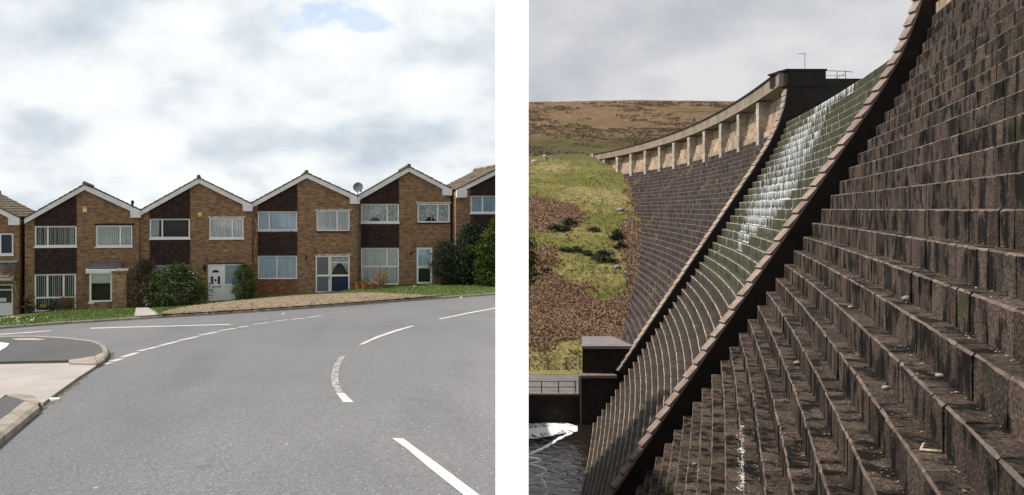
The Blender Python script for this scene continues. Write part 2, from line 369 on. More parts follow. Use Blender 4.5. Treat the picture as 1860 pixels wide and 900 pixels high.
def foam_mat():
    m = M('foam', (.9, .9, .9), .8, (.7, .7, .7), 3); nt = m.node_tree; N = nt.nodes; L = nt.links
    at = N.new('ShaderNodeAttribute'); at.attribute_name = 'tone'
    tc = N.new('ShaderNodeTexCoord'); n = N.new('ShaderNodeTexNoise'); n.inputs['Scale'].default_value = 1.1; n.inputs['Detail'].default_value = 9; n.inputs['Roughness'].default_value = .75; n.inputs['Distortion'].default_value = 1.6
    L.new(tc.outputs['Object'], n.inputs['Vector'])
    a = N.new('ShaderNodeMath'); a.operation = 'ADD'; L.new(n.outputs[0], a.inputs[0]); L.new(at.outputs['Fac'], a.inputs[1])
    r = N.new('ShaderNodeMapRange'); r.inputs[1].default_value = .48; r.inputs[2].default_value = .60; L.new(a.outputs[0], r.inputs[0]); L.new(r.outputs[0], N['Principled BSDF'].inputs['Alpha'])
foam_mat()

# ================================================================== LEFT: THE STREET
def road_z(X, Y): return -1.6-.075*Y+.05*X
def ray(px, py): return ((px-PX)/F, (PY-py)/F)
def on_road(px, py, off=0.0):
    a, c = ray(px, py)                       # z = c*Y ; plane = -1.6+off-.075Y+.05aY
    Y = (1.6-off)/(-.075+.05*a-c)
    return Vector((a*Y, Y, c*Y))
BOUND = .22                                  # the street's land ends along X = BOUND * Y
def edge_X(Y): return BOUND*max(Y, 3.3)
# far kerb
KERB_PX = [(-330, 617), (-200, 609), (-100, 603), (0, 598), (60, 593.5), (100, 590), (180, 585), (250, 580.5), (300, 577.5), (400, 571.5), (500, 565), (600, 558), (700, 550.5), (800, 543), (900, 536), (930, 534)]
KERB = [on_road(*p) for p in KERB_PX]
def interp(x, xs, ys): return float(np.interp(x, xs, ys))
KX = [p.x for p in KERB]; KY = [p.y for p in KERB]
def kerb_Y(X): return interp(X, KX, KY)
# facade line
FP = Vector(((152-PX)/F*45.45, 45.45, 0)); FQ = Vector(((737-PX)/F*49.2, 49.2, 0))
FU = (FQ-FP).normalized(); FN = Vector((-FU.y, FU.x, 0)); YAW = math.atan2(FU.y, FU.x)
def fac(px, py):
    a, c = ray(px, py)
    t = (FP.x*FU.y-FP.y*FU.x)/(a*FU.y-FU.x)  # distance along the view axis
    X, Y = a*t, t
    return (X-FP.x)*FU.x+(Y-FP.y)*FU.y, c*t  # along the row, height
def fac_Y(X): return FP.y+(X-FP.x)*FU.y/FU.x
HB = [(-300, 596), (-100, 583), (0, 575), (62, 567), (150, 560), (235, 557), (300, 553), (400, 547), (470, 539), (540, 533), (600, 531), (660, 521), (750, 516.5), (820, 514), (930, 510)]
HBX, HBZ = [], []
for p in HB:
    s_, z_ = fac(*p); HBX.append(FP.x+s_*FU.x); HBZ.append(z_)
def base_z(X): return interp(X, HBX, HBZ)
def ground(X, Y):
    k = kerb_Y(X)
    if Y < k: return road_z(X, Y)
    z0 = road_z(X, k)+.11; t = min(1, max(0, (Y-k-.15)/(fac_Y(X)-k-.15)))
    t = t*t*(3-2*t)*.35+t*.65
    return z0+(base_z(X)-z0)*t
def on_ground(px, py):
    a, c = ray(px, py); lo = 8.0
    Y = lo
    while Y < 60:
        if c*Y <= ground(a*Y, Y): break
        Y += .05
    return Vector((a*Y, Y, ground(a*Y, Y)))

# road sheet
mb = MB(); mb.add([(-90, -14, 0), (.3, -14, 0), (edge_X(3.3), 3.3, 0), (BOUND*49, 49, 0), (-90, 49, 0)], [(0, 1, 2, 3, 4)])
mb.v = [(x, y, road_z(x, y)) for x, y, z in mb.v]
road = tag(mb.build('road', MATS['asphalt']), kind='structure')
# land behind the houses
mb = MB(); rows = [46, 58, 63, 80, 120, 200, 400, 900]; cols = [-1.4, -1.0, -.6, -.3, 0, .12, .2]
vs = [(c*Y, Y, road_z(c*Y, min(Y, 300))-.5-(0 if Y < 59 else 9)) for Y in rows for c in cols]; n = len(cols)
mb.add(vs, [(i*n+j, i*n+j+1, (i+1)*n+j+1, (i+1)*n+j) for i in range(len(rows)-1) for j in range(n-1)])
tag(mb.build('ground', MATS['lawn_soil']), kind='structure')

def poly_on_road(name, pts, off, mat, parent=None, th=.004, extra=True):
    P = [on_road(x, y, off) for x, y in pts]; n = len(P)
    mb = MB(); mb.add([tuple(p) for p in P]+[(p.x, p.y, p.z-th) for p in P], [list(range(n)), list(range(2*n-1, n-1, -1))]+[[i, n+i, n+(i+1) % n, (i+1) % n] for i in range(n)])
    return mb.build(name, MATS[mat], parent, recalc=True)
def dash(a, b, w=.10, mat='road_paint', off=.007):
    A, B = on_road(*a, off), on_road(*b, off); d = (B-A); d.z = 0; nn = Vector((-d.y, d.x, 0)).normalized()*w/2
    P = [A-nn, B-nn, B+nn, A+nn]; mb = MB(); mb.add([(p.x, p.y, road_z(p.x, p.y)+off) for p in P]+[(p.x, p.y, road_z(p.x, p.y)+.002) for p in P], [(0, 1, 2, 3), (0, 4, 5, 1), (1, 5, 6, 2), (2, 6, 7, 3), (3, 7, 4, 0)])
    return mb.build('road_marking', MATS[mat], road, recalc=True)
poly_on_road('road_marking', [(712, 796), (732, 796), (756, 814), (800, 846), (872, 900), (960, 966), (930, 966), (844, 900), (778, 848), (738, 814)], .007, 'road_paint', road)
poly_on_road('road_marking', [(618, 647), (606, 664), (601, 686), (604, 700), (611, 714), (623, 714), (617, 700), (614, 686), (617, 664), (627, 647)], .007, 'road_paint_worn', road)
poly_on_road('road_marking', [(611, 714), (624, 731), (643, 731), (633, 722), (625, 714)], .008, 'road_paint', road)
poly_on_road('road_marking', [(652, 626), (659, 626), (689, 613), (724, 601), (753, 592.5), (747, 592), (717, 600.2), (682, 612)], .007, 'road_paint', road)
poly_on_road('road_marking', [(796, 579.4), (803, 579.6), (850, 570.0), (905, 559.8), (905, 558.4), (850, 568.2)], .007, 'road_paint', road)
poly_on_road('road_marking', [(0, 608.2), (50, 604.9), (94, 601.3), (90, 600.7), (45, 604), (0, 607), (-120, 617), (-120, 619)], .007, 'road_paint', road)
poly_on_road('road_marking', [(164, 597.3), (230, 595.3), (300, 593.4), (419, 590.0), (419, 588.9), (300, 592.1), (230, 593.9), (164, 595.9)], .007, 'road_paint', road)
C5 = [((495, 270), (533, 262)), ((537, 256), (585, 243)), ((588, 236), (660, 214)), ((668, 206), (703, 198)), ((707, 197), (760, 185)), ((767, 181), (855, 160)), ((860, 156), (950, 137)), ((958, 131), (1045, 114)), ((1052, 109), (1130, 97)), ((1148, 93), (1191, 86))]
for a, b in C5: dash((a[0]/2.6467, 560+a[1]/2.6467), (b[0]/2.6467, 560+b[1]/2.6467), .17)
for a, b in (((460, 589.5), (490, 586)), ((497, 584), (524, 581)), ((531, 580.5), (553, 578)), ((558, 577), (584, 573.5))): dash(a, b, .16)
for a, b in (((462, 583), (492, 580)), ((500, 579), (521, 577.3)), ((526, 576.3), (552, 573.6)), ((560, 572.6), (584, 570.4)), ((590, 569.4), (642, 564.8)), ((690, 559.5), (738, 556))): dash(a, b, .12, 'road_paint_worn')

def stones(name, outer, inner, top, length, mat, parent, drop=.14, gap=.012, lean=.02):
    """kerb stones between two polylines of road points (outer = road side)"""
    def resample(P, n):
        d = [0]
        for a, b in zip(P, P[1:]): d.append(d[-1]+(Vector(b)-Vector(a)).length)
        out = []
        for i in range(n+1):
            s = d[-1]*i/n; out.append(Vector((np.interp(s, d, [p[0] for p in P]), np.interp(s, d, [p[1] for p in P]), 0)))
        return out, d[-1]
    _, Lh = resample(outer, 4); n = max(1, round(Lh/length)); A, _ = resample(outer, n); B, _ = resample(inner, n)
    for i in range(n):
        g = gap/max(.01, (A[i+1]-A[i]).length); o = []
        j = random.uniform(-.006, .006)
        for P, zt in ((A, -lean), (B, 0)):
            for f in (g, 1-g): q = P[i].lerp(P[i+1], f); o.append((q.x, q.y, zt))
        a0, a1, b0, b1 = o
        def zz(p, h): return road_z(p[0], p[1])+h
        e = .03
        ca = [(a0[0]+(b0[0]-a0[0])*.22, a0[1]+(b0[1]-a0[1])*.22), (a1[0]+(b1[0]-a1[0])*.22, a1[1]+(b1[1]-a1[1])*.22)]
        mb = MB()
        mb.add([(a0[0], a0[1], zz(a0, -drop)), (a1[0], a1[1], zz(a1, -drop)), (a1[0], a1[1], zz(a1, top-e+j)), (a0[0], a0[1], zz(a0, top-e+j)),
                (*ca[0], zz(ca[0], top+j)), (*ca[1], zz(ca[1], top+j)), (b1[0], b1[1], zz(b1, top+j)), (b0[0], b0[1], zz(b0, top+j)),
                (b0[0], b0[1], zz(b0, -drop)), (b1[0], b1[1], zz(b1, -drop))],
               [(0, 1, 2, 3), (3, 2, 5, 4), (4, 5, 6, 7), (7, 6, 9, 8), (0, 3, 4, 7, 8), (1, 9, 6, 5, 2)])
        mb.build(name, MATS[mat], parent, recalc=True)

# far kerb stones
kerb = tag(empty('kerb'), kind='structure')
inn = []
for i, p in enumerate(KERB):
    d = KERB[min(i+1, len(KERB)-1)]-KERB[max(i-1, 0)]; d.z = 0; d.normalize(); q = p+Vector((-d.y, d.x, 0))*.15; inn.append(q)
stones('kerb_stone', KERB, inn, .10, .915, 'kerb_concrete', kerb)
# near-left corner footway with kerb
fw = [(-420, 622), (-150, 613), (0, 612.5), (64, 612), (113, 614.8), (157, 619.3), (176, 624.5), (185, 631), (187, 638), (180, 645), (166, 649.5), (125, 654.5), (0, 657), (-420, 668)]
foot = tag(poly_on_road('pavement', fw, .10, 'footway_tarmac', th=.1), kind='structure')
ko = [(-420, 618), (-150, 610.5), (0, 610), (64, 609), (113, 611.5), (159, 616), (181, 621), (194, 628.5), (198.4, 637.5), (193, 649), (177, 658.5), (150, 659), (125, 657.5)]
ki = [(-420, 622), (-150, 613), (0, 612.5), (64, 612), (113, 614.8), (157, 619.3), (176, 624.5), (185, 631), (187, 638), (180, 645), (166, 649.5), (145, 652), (124, 654.5)]
stones('kerb_stone', [on_road(x, y, .10) for x, y in ko], [on_road(x, y, .10) for x, y in ki], .104, .8, 'kerb_concrete', foot)
poly_on_road('tactile_patch', [(20, 615.4), (60, 614.2), (84, 616.6), (70, 618.2), (30, 617.6)], .107, 'drive_concrete', foot)
poly_on_road('white_slab', [(-30, 625), (0, 622), (17, 624), (12, 630), (0, 637), (-30, 645)], .108, 'white_paint', foot)
dr = [(-420, 670), (0, 657.5), (124, 655), (176, 661), (176, 663.5), (140, 687), (105, 712), (78, 732), (70, 730), (66, 722), (11, 717), (0, 724), (-160, 745), (-420, 760)]
drive = tag(poly_on_road('driveway', dr, .045, 'drive_concrete', th=.05), kind='structure')
fw2 = [(-420, 760), (-160, 746), (0, 725), (13, 719.5), (46, 728), (40, 735), (0, 762), (-150, 868), (-420, 1050)]
foot2 = tag(poly_on_road('pavement', fw2, .10, 'footway_tarmac', th=.1), kind='structure')
stones('kerb_stone', [on_road(x, y, .10) for x, y in ((72, 735.5), (36, 764), (0, 793), (-150, 915), (-420, 1130))],
       [on_road(x, y, .10) for x, y in ((46, 728), (22, 746), (0, 762), (-150, 868), (-420, 1050))], .103, .9, 'kerb_concrete', foot2)
poly_on_road('dropped_kerb', [(12, 718.5), (30, 714.5), (62, 719), (70, 729), (70, 734), (46, 727.5)], .094, 'kerb_concrete', foot2, th=.08)
# moss and silt in the gutters
def strip(name, pts, w, off, mat, parent, jag=.5):
    P = [on_road(x, y, off) for x, y in pts]; mb = MB(); L_ = []; R_ = []
    Q = []
    for a, b in zip(P, P[1:]):
        n_ = max(2, int((b-a).length/.12))
        Q += [a.lerp(b, i/n_) for i in range(n_)]
    Q.append(P[-1])
    for i, p in enumerate(Q):
        d = Q[min(i+1, len(Q)-1)]-Q[max(i-1, 0)]; d.z = 0; d.normalize(); nn = Vector((-d.y, d.x, 0))
        ww = w*(1-jag+2*jag*abs(noise.noise((p.x*2.1, p.y*2.1, 3))*1.6))*(1 if 0 < i < len(Q)-1 else .1)
        for s, T in ((0.0, L_), (1, R_)): q = p-nn*ww*s; T.append((q.x, q.y, road_z(q.x, q.y)+off-s*(off-.003)))
    n_ = len(Q); mb.add(L_+R_, [(i, i+1, n_+i+1, n_+i) for i in range(n_-1)])
    return mb.build(name, MATS[mat], parent)
strip('gutter_silt', [(-60, 850), (0, 797), (40, 765), (73, 739), (100, 718), (140, 690), (180, 662), (196, 650), (200, 640)], .09, .012, 'gutter_silt', road)
strip('gutter_silt', [(-100, 604), (100, 590.6), (250, 581), (400, 572), (600, 558.6), (800, 543.6), (925, 535)], .10, .012, 'gutter_silt', road)

# lawn, soil, path
def lofted(name, bottom, top, nu, nv, off, mat, wob=0, kind='structure'):
    """sheet draped on the ground between two pixel polylines"""
    bx = np.linspace(0, 1, len(bottom)); mb = MB(); vs = []
    for j in range(nv+1):
        for i in range(nu+1):
            u = i/nu; v = j/nv
            b = [float(np.interp(u, bx, [p[k] for p in bottom])) for k in (0, 1)]
            tx = np.linspace(0, 1, len(top)); t = [float(np.interp(u, tx, [p[k] for p in top])) for k in (0, 1)]
            vs.append((b, t, v))
    out = []
    cache = {}
    for b, t, v in vs:
        kb = (round(b[0], 2), round(b[1], 2)); kt = (round(t[0], 2), round(t[1], 2))
        for k in (kb, kt):
            if k not in cache: cache[k] = on_ground(*k)
        p = cache[kb].lerp(cache[kt], v)
        e = min(v, 1-v)*2
        z = ground(p.x, p.y)+off+wob*(noise.noise((p.x*2.3, p.y*2.3, 0))+.6*noise.noise((p.x*6, p.y*6, 4)))*min(1, e*4)+wob*min(1, e*3)*.8
        out.append((p.x, p.y, z))
    n_ = nu+1
    mb.add(out, [(j*n_+i, j*n_+i+1, (j+1)*n_+i+1, (j+1)*n_+i) for j in range(nv) for i in range(nu)])
    return tag(mb.build(name, MATS[mat], smooth=True), kind=kind)
mb = MB(); vs = []; xs = np.linspace(KX[0], KX[-1], 160); NV = 16
for X in xs:
    k = kerb_Y(X)+.12; h = fac_Y(X)+1.8
    for j in range(NV+1):
        Y = k+(h-k)*j/NV; vs.append((X, Y, ground(X, Y)-.01+.025*noise.noise((X*.9, Y*.9, 1))*(0 if j == 0 else 1)))
mb.add(vs, [(i*(NV+1)+j, (i+1)*(NV+1)+j, (i+1)*(NV+1)+j+1, i*(NV+1)+j+1) for i in range(len(xs)-1) for j in range(NV)])
lawn = tag(mb.build('lawn', MATS['lawn_soil'], smooth=True), kind='structure')
SOIL_B = [(287, 577.2), (340, 574.2), (400, 570.4), (470, 565.9), (540, 561), (600, 556.8), (660, 552.3), (720, 547.9), (770, 544), (808, 541.2)]
SOIL_T = [(289, 574), (305, 565), (345, 557), (410, 549.5), (465, 544), (540, 537.5), (610, 534), (680, 533), (750, 537), (808, 540.6)]
lofted('soil_bed', SOIL_B, SOIL_T, 150, 18, .03, 'soil', .05)
lofted('garden_path', [(244, 579.8), (289, 577.2)], [(247, 557.5), (266, 556.8)], 4, 8, .025, 'drive_concrete')
def px_of(p): return PX+F*p[0]/p[1], PY-F*p[2]/p[1]
def in_soil(px, py):
    if not 287 < px < 808: return False
    tx = np.linspace(0, 1, len(SOIL_T)); t = float(np.interp(px, [p[0] for p in SOIL_T], [p[1] for p in SOIL_T]))
    return py > t
def in_path(px, py): return 243 < px < 289 and (px-247 > (579-py)*0 and px < 266+(py-557)*1.02)
mb = MB(); NG = 46000
for i in range(NG):
    X = random.uniform(KX[2], KX[-1]); k = kerb_Y(X)+.16; Y = k+(fac_Y(X)-k)*random.random()
    z = ground(X, Y)-.01; a, b = px_of((X, Y, z))
    if in_soil(a, b) and random.random() > .012: continue
    if in_path(a, b): continue
    t = random.uniform(0, 6.28); h = random.uniform(.03, .075)*(1+.8*max(0, noise.noise((X*.7, Y*.7, 5)))); w = random.uniform(.012, .026)
    lx, ly = random.uniform(-.04, .04), random.uniform(-.04, .04)
    mb.add([(X-w*math.cos(t), Y-w*math.sin(t), z), (X+w*math.cos(t), Y+w*math.sin(t), z), (X+lx, Y+ly, z+h)], [(0, 1, 2)])
tag(mb.build('grass', MATS['grass']), 'short green grass of the front lawns beside the kerb', 'grass', kind='stuff')
mb = MB()
for i in range(900):                         # clods on the dug ground
    a = random.uniform(292, 800); t = float(np.interp(a, [p[0] for p in SOIL_T], [p[1] for p in SOIL_T])); b0 = float(np.interp(a, [p[0] for p in SOIL_B], [p[1] for p in SOIL_B]))
    if b0-t < 2: continue
    p = on_ground(a, random.uniform(t+1, b0-.6)); r = random.uniform(.02, .07)
    vs = [(p.x+r*x*random.uniform(.7, 1.3), p.y+r*y*random.uniform(.7, 1.3), p.z+.06+r*z*.8) for x, y, z in ((1, 0, 0), (0, 1, 0), (-1, 0, 0), (0, -1, 0), (0, 0, 1))]
    mb.add(vs, [(0, 1, 4), (1, 2, 4), (2, 3, 4), (3, 0, 4)])
tag(mb.build('soil_clods', MATS['soil']), 'loose brown clods on the dug soil bed', 'soil', kind='stuff')
mb = MB()
for i in range(55):                         # daisies
    a = random.gauss(28, 18) if i < 42 else random.uniform(-20, 240); b = random.uniform(577, 594)
    p = on_ground(a, b); r = random.uniform(.010, .026)
    if p.y < kerb_Y(p.x)+.3 or in_path(a, b): continue
    mb.add([(p.x+r*math.cos(t), p.y+r*math.sin(t)*.8, p.z+.075+.6*r*math.sin(t)) for t in (0, 1.05, 2.1, 3.14, 4.2, 5.2)], [(0, 1, 2, 3, 4, 5)])
tag(mb.build('daisies', MATS['blossom']), 'small white daisies scattered over the lawn', 'flowers', kind='stuff')

# ------------------------------------------------------------------ houses
class House:
    def __init__(s, label, xl, xr, yb, eave_l, eave_r, apex, depth=6.2, dy=0, vp=405):
        HYAW = s.yaw = math.atan((PX-vp)/F)  # the fronts turn a little from house to house along the bend
        xm = (xl+xr)/2; u, z = fac(xm, yb); s.P = Vector((FP.x+FU.x*u, FP.y+FU.y*u, 0)); k = (s.P.y+dy)/s.P.y; s.P *= k   # each house steps back from the last
        s.sc = 0; s.zb = z*k
        s.sl, s.sr = s.at(xl, 400)[0], s.at(xr, 400)[0]
        s.root = empty('brick_house', (s.P.x, s.P.y, s.zb), HYAW)
        tag(s.root, label, 'house', 'terraced houses along the street')
        s.x0, s.x1 = s.sl-s.sc, s.sr-s.sc; s.depth = depth
        s.eL, s.eR, s.ap = s.p(xl, eave_l), s.p(xr, eave_r), s.p(*apex)   # top line of the barge boards
        s.eL = (s.x0, s.eL[1]); s.eR = (s.x1, s.eR[1])
        s.holes = []; s.todo = []
    def at(s, px, py):
        a, c = ray(px, py); ux, uy = math.cos(s.yaw), math.sin(s.yaw); t = (s.P.x*uy-s.P.y*ux)/(a*uy-ux); X, Y = a*t, t
        return (X-s.P.x)*ux+(Y-s.P.y)*uy, c*t
    def p(s, px, py): u, z = s.at(px, py); return (u-s.sc, z-s.zb)
    def r(s, x0, y0, x1, y1):
        a = s.p(x0, (y0+y1)/2)[0]; b = s.p(x1, (y0+y1)/2)[0]; xm = (x0+x1)/2
        return a, b, s.p(xm, y1)[1], s.p(xm, y0)[1]
    def finish(s, mat='brick', bh=.27, tile_v=None):
        mb = MB(); lo = -.9
        ze = min(s.eL[1], s.eR[1])-bh
        hs = s.holes; ze = max(ze, max([h[3] for h in hs], default=0)+.05) if hs else ze
        xs = sorted({s.x0, s.x1, *[h[0] for h in hs], *[h[1] for h in hs]}); zs = sorted({lo, ze, *[h[2] for h in hs], *[h[3] for h in hs]})
        for i in range(len(xs)-1):
            for j in range(len(zs)-1):
                xm, zm = (xs[i]+xs[i+1])/2, (zs[j]+zs[j+1])/2
                if any(h[0] < xm < h[1] and h[2] < zm < h[3] for h in hs): continue
                mb.add([(xs[i], 0, zs[j]), (xs[i+1], 0, zs[j]), (xs[i+1], 0, zs[j+1]), (xs[i], 0, zs[j+1])], [(0, 1, 2, 3)])
        for a, b, c, d in hs:
            mb.add([(a, 0, c), (b, 0, c), (b, .2, c), (a, .2, c), (a, 0, d), (b, 0, d), (b, .2, d), (a, .2, d)], [(0, 1, 2, 3), (4, 7, 6, 5), (0, 3, 7, 4), (1, 5, 6, 2)])
        bL, bR, bA = s.eL[1]-.1, s.eR[1]-.1, s.ap[1]-.1
        mb.add([(s.x0, 0, ze), (s.x1, 0, ze), (s.x1, 0, max(bR, ze)), (s.ap[0], 0, bA), (s.x0, 0, max(bL, ze))], [(0, 1, 2, 3, 4)])
        D = s.depth
        mb.add([(s.x0, 0, lo), (s.x0, D, lo), (s.x0, D, bL), (s.x0, 0, bL), (s.x1, 0, lo), (s.x1, D, lo), (s.x1, D, bR), (s.x1, 0, bR), (s.ap[0], D, bA)],
               [(0, 3, 2, 1), (4, 5, 6, 7), (1, 2, 8, 6, 5)])
        s.wall = mb.build('wall', MATS[mat], s.root)
        # roof, barge boards
        for side, e in ((-1, s.eL), (1, s.eR)):
            a = s.ap; dx, dz = e[0]-a[0], e[1]-a[1]; Ls = math.hypot(dx, dz); nx, nz = (-dz/Ls, dx/Ls)
            if nz < 0: nx, nz = -nx, -nz
            mb = MB(); e2 = (e[0]-side*.005, e[1])
            mb.prism_xz([(a[0]-side*.0, a[1]-bh), (a[0], a[1]), e2, (e2[0], e2[1]-bh*.98)] if side > 0 else [(a[0], a[1]), (a[0], a[1]-bh), (e2[0], e2[1]-bh*.98), e2], -.20, -.165)
            mb.build('barge_board', MATS['white_paint'], s.root, recalc=True)
            mb = MB(); t1, t2 = .010, .05
            q = [(a[0], a[1]+t1), (a[0], a[1]+t2/max(.3, nz)), (e[0]+nx*0, e[1]+t2), (e[0], e[1]+t1)]
            mb.prism_xz(q, -.23, D+.1)
            rf = mb.build('roof_slope', MATS['roof_tile'], s.root, recalc=True)
            mb = MB(); nr = max(3, int(Ls/.29)); nc = int((D+.3)/.30)
            for i in range(nr):
                f0, f1 = i/nr, min(1, (i+1)/nr+.01)
                for j in range(nc):
                    y0 = -.25+j*.30+(.15 if i % 2 else 0); y1 = y0+.29; k = random.uniform(-.008, .008)
                    def P(f, h, y): return (a[0]+dx*f+nx*h, y, a[1]+dz*f+nz*h+t2)
                    mb.add([P(f0, .015, y0), P(f0, .015, y1), P(f1, .045+k, y1), P(f1, .045+k, y0), P(f1, .01, y1), P(f1, .01, y0), P(f0, 0, y0), P(f0, 0, y1)],
                           [(0, 3, 2, 1), (3, 5, 4, 2), (0, 6, 5, 3), (1, 2, 4, 7)])
            tag(mb.build('roof_tiles', MATS['roof_tile'], rf), kind='stuff')
        mb = MB(); y = -.27
        while y < D:
            mb.tube([(s.ap[0], y, s.ap[1]+.09), (s.ap[0], y+.43, s.ap[1]+.09)], .12, 8); y += .45
        tag(mb.build('ridge_tiles', MATS['ridge_tile'], s.root), kind='stuff')
        mb = MB(); mb.box(s.x1-.52, s.x1+.05, -.24, -.02, s.eR[1]-bh-.12, s.eR[1]-.01); mb.build('valley_box', MATS['white_paint'], s.root)
    def window(s, x0, y0, x1, y1, vs=(), rows=None, curtain='net', name='window', sill=None, t=.075, lintel=None, mats=None, gap=None, rough=None):
        a, b, c, d = s.r(x0, y0, x1, y1); s.holes.append((a, b, c, d))
        w = empty(name, ((a+b)/2, 0, c), 0, s.root); A, B, H = -(b-a)/2, (b-a)/2, d-c
        mb = MB(); y0_, y1_ = .03, .10; fm = MATS[mats or 'upvc']
        mb.box(A, B, y0_, y1_, 0, t); mb.box(A, B, y0_, y1_, H-t, H); mb.box(A, A+t, y0_+.001, y1_-.001, t, H-t); mb.box(B-t, B, y0_+.001, y1_-.001, t, H-t)
        rows = rows or [(0, 1, list(vs))]            # (z0, z1, splits) as fractions
        for (f0, f1, sp) in rows:
            zz0, zz1 = H*f0+(t if f0 == 0 else t*.5), H*f1-(t if f1 == 1 else t*.5)
            if f1 < 1: mb.box(A+t, B-t, y0_+.002, y1_-.002, H*f1-t*.5, H*f1+t*.5)
            cuts = [A+t]+[A+(B-A)*q for q in sp]+[B-t]
            for q in sp: mb.box(A+(B-A)*q-t*.5, A+(B-A)*q+t*.5, y0_+.003, y1_-.003, zz0, zz1)
            for i in range(len(cuts)-1):
                c0 = cuts[i]+(t*.5 if i else 0); c1 = cuts[i+1]-(t*.5 if i < len(cuts)-2 else 0)
                pm = MB(); pm.box(c0-.01, c1+.01, .062, .070, zz0-.01, zz1+.01); pm.build('pane', MATS['glass'], w)
        mb.build('frame', fm, w)
        if curtain:
            cm = MB(); kind, lo_, hi_ = (curtain if isinstance(curtain, tuple) else (curtain, 0, 1))
            if kind in ('blind', 'paleblind'):
                step = .105; n_ = int((B-A-.1)/step)
                for i in range(n_):
                    x = A+.06+step*i; k = random.uniform(.3, .6) if kind == 'blind' else random.uniform(.8, .95)
                    if gap and gap[0] < i/n_ < gap[1]: k = .9
                    cm.add([(x, .14, .06), (x+step*k, .13+.05*(1-k), .06), (x+step*k, .13+.05*(1-k), H-.04), (x, .14, H-.04)], [(0, 1, 2, 3)])
                cm.build('blind', MATS['blind_slat' if kind == 'blind' else 'pale_blind'], w)
            elif kind == 'roller':
                cm.box(A+.05, B-.05, .15, .16, H*.62, H-.03); cm.build('blind', MATS['pale_blind'], w)
            else:
                n_ = 46; xs_ = [A+.04+(B-A-.08)*(lo_+(hi_-lo_)*i/n_) for i in range(n_+1)]; ph = random.random()*6
                yy = [.15+.03*math.sin(i*1.25+ph)+.012*math.sin(i*.5) for i in range(n_+1)]
                cm.add([(x, y, .05) for x, y in zip(xs_, yy)]+[(x, y, H-.03) for x, y in zip(xs_, yy)], [(i, i+1, n_+2+i, n_+1+i) for i in range(n_)])
                cm.build('curtain', MATS[{'net': 'net', 'lace': 'lace', 'blue': 'blue_curtain', 'yellow': 'yellow_curtain'}[kind]], w)
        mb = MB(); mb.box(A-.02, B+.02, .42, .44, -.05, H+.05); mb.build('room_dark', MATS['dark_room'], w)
        if sill:
            mb = MB(); mb.box(A-.05, B+.05, -.07, .03, -.075, -.004); mb.build('sill', MATS[sill], w)
        if lintel:
            mb = MB(); mb.box(A-.08, B+.1, -.02, .03, H+.006, H+.11); mb.build('lintel', MATS[lintel], w)
        return w, A, B, H
    def panel(s, x0, y0, x1, y1, clip=False):
        a, b, c, d = s.r(x0, y0, x1, y1); mb = MB(); row = .115; tw = .165
        if clip: d = s.ap[1]
        n_ = int((d-c)/row)+1
        mb.box(a, b, -.022, -.002, c, d if not clip else c+.02)
        for i in range(n_):
            z0 = c+i*row; z1 = z0+row+.02
            x = a-(tw/2 if i % 2 else 0)
            while x < b-.01:
                xa, xb = max(a, x+.004), min(b, x+tw-.004); x += tw
                if clip:
                    def top(q):
                        e = s.eL if q < s.ap[0] else s.eR; f = (q-s.ap[0])/(e[0]-s.ap[0]); return s.ap[1]+(e[1]-s.ap[1])*f-.12
                    if min(top(xa), top(xb)) < z0+.03: continue
                    zt = min(z1, top(xa), top(xb))
                else: zt = min(z1, d)
                if xb-xa < .02 or zt-z0 < .01: continue
                k = random.uniform(0, .012); y = -.062-k; yt = -.03
                mb.add([(xa, y, z0), (xb, y, z0), (xb, yt, zt), (xa, yt, zt), (xa, -.02, z0), (xb, -.02, z0)], [(0, 1, 2, 3), (0, 4, 5, 1), (0, 3, 4), (1, 5, 2)])
        o = mb.build('hung_tiles', MATS['hung_tile'], s.root); tag(o, kind='stuff'); return o
    def box(s, name, x0, y0, x1, y1, ya, yb, mat, parent=None):
        a, b, c, d = s.r(x0, y0, x1, y1); mb = MB(); mb.box(a, b, ya, yb, c, d); return mb.build(name, MATS[mat], parent or s.root)
    def pipe(s, px, y0, y1, r=.04, mat='grey_plastic', name='downpipe'):
        a = s.p(px, y0); b = s.p(px, y1); mb = MB(); mb.tube([(a[0], -.08, a[1]), (a[0], -.08, b[1])], r, 8); return mb.build(name, MATS[mat], s.root)

G = 'terraced houses along the street'
# house at the far left, with a tiled porch canopy
h = House('brick terraced house with a tiled canopy over its porch', -165, 35, 577, 408, 396, (-60, 348))
h.window(-50, 424.4, 24, 463, [.36, .68], curtain=None, sill='upvc')
hw, A, B, H = h.window(-62, 517, 23.5, 574, rows=[(0, .38, [.5]), (.38, .82, [.5]), (.82, 1, [.5])], curtain=('yellow', .86, .97), name='porch_screen')
h.window(-140, 420, -75, 463, [.5], curtain='net')
mb = MB(); mb.box(A+.03, B-.03, .045, .06, .03, H*.36); mb.build('white_panel', MATS['upvc'], hw)
mb = MB(); mb.box(.5*(B-A)/2-.15, .5*(B-A)/2+.25, .05, .075, H*.44, H*.56); mb.build('notice', MATS['blossom'], hw)
mb = MB(); mb.box(A+.3, B-.3, .16, .2, .1, H-.1); mb.build('blue_blind', MATS['navy'], hw)
w0 = h.box('blue_blind', -46, 428, 22, 459, .16, .18, 'navy')
a, b, c, d = h.r(-90, 478.5, 33, 510.5); mb = MB()
mb.prism_xz([(a, 0), (b, 0), (b, .06), (a, .06)], 0, 1); mb.v = [(x, (-1.15 if z < .03 else -1.15) if y < .5 else -.02, (c if y < .5 else d)+(z if z else 0)) for x, y, z in mb.v]
cp = mb.build('porch_canopy', MATS['roof_tile'], h.root, recalc=True)
mb = MB()
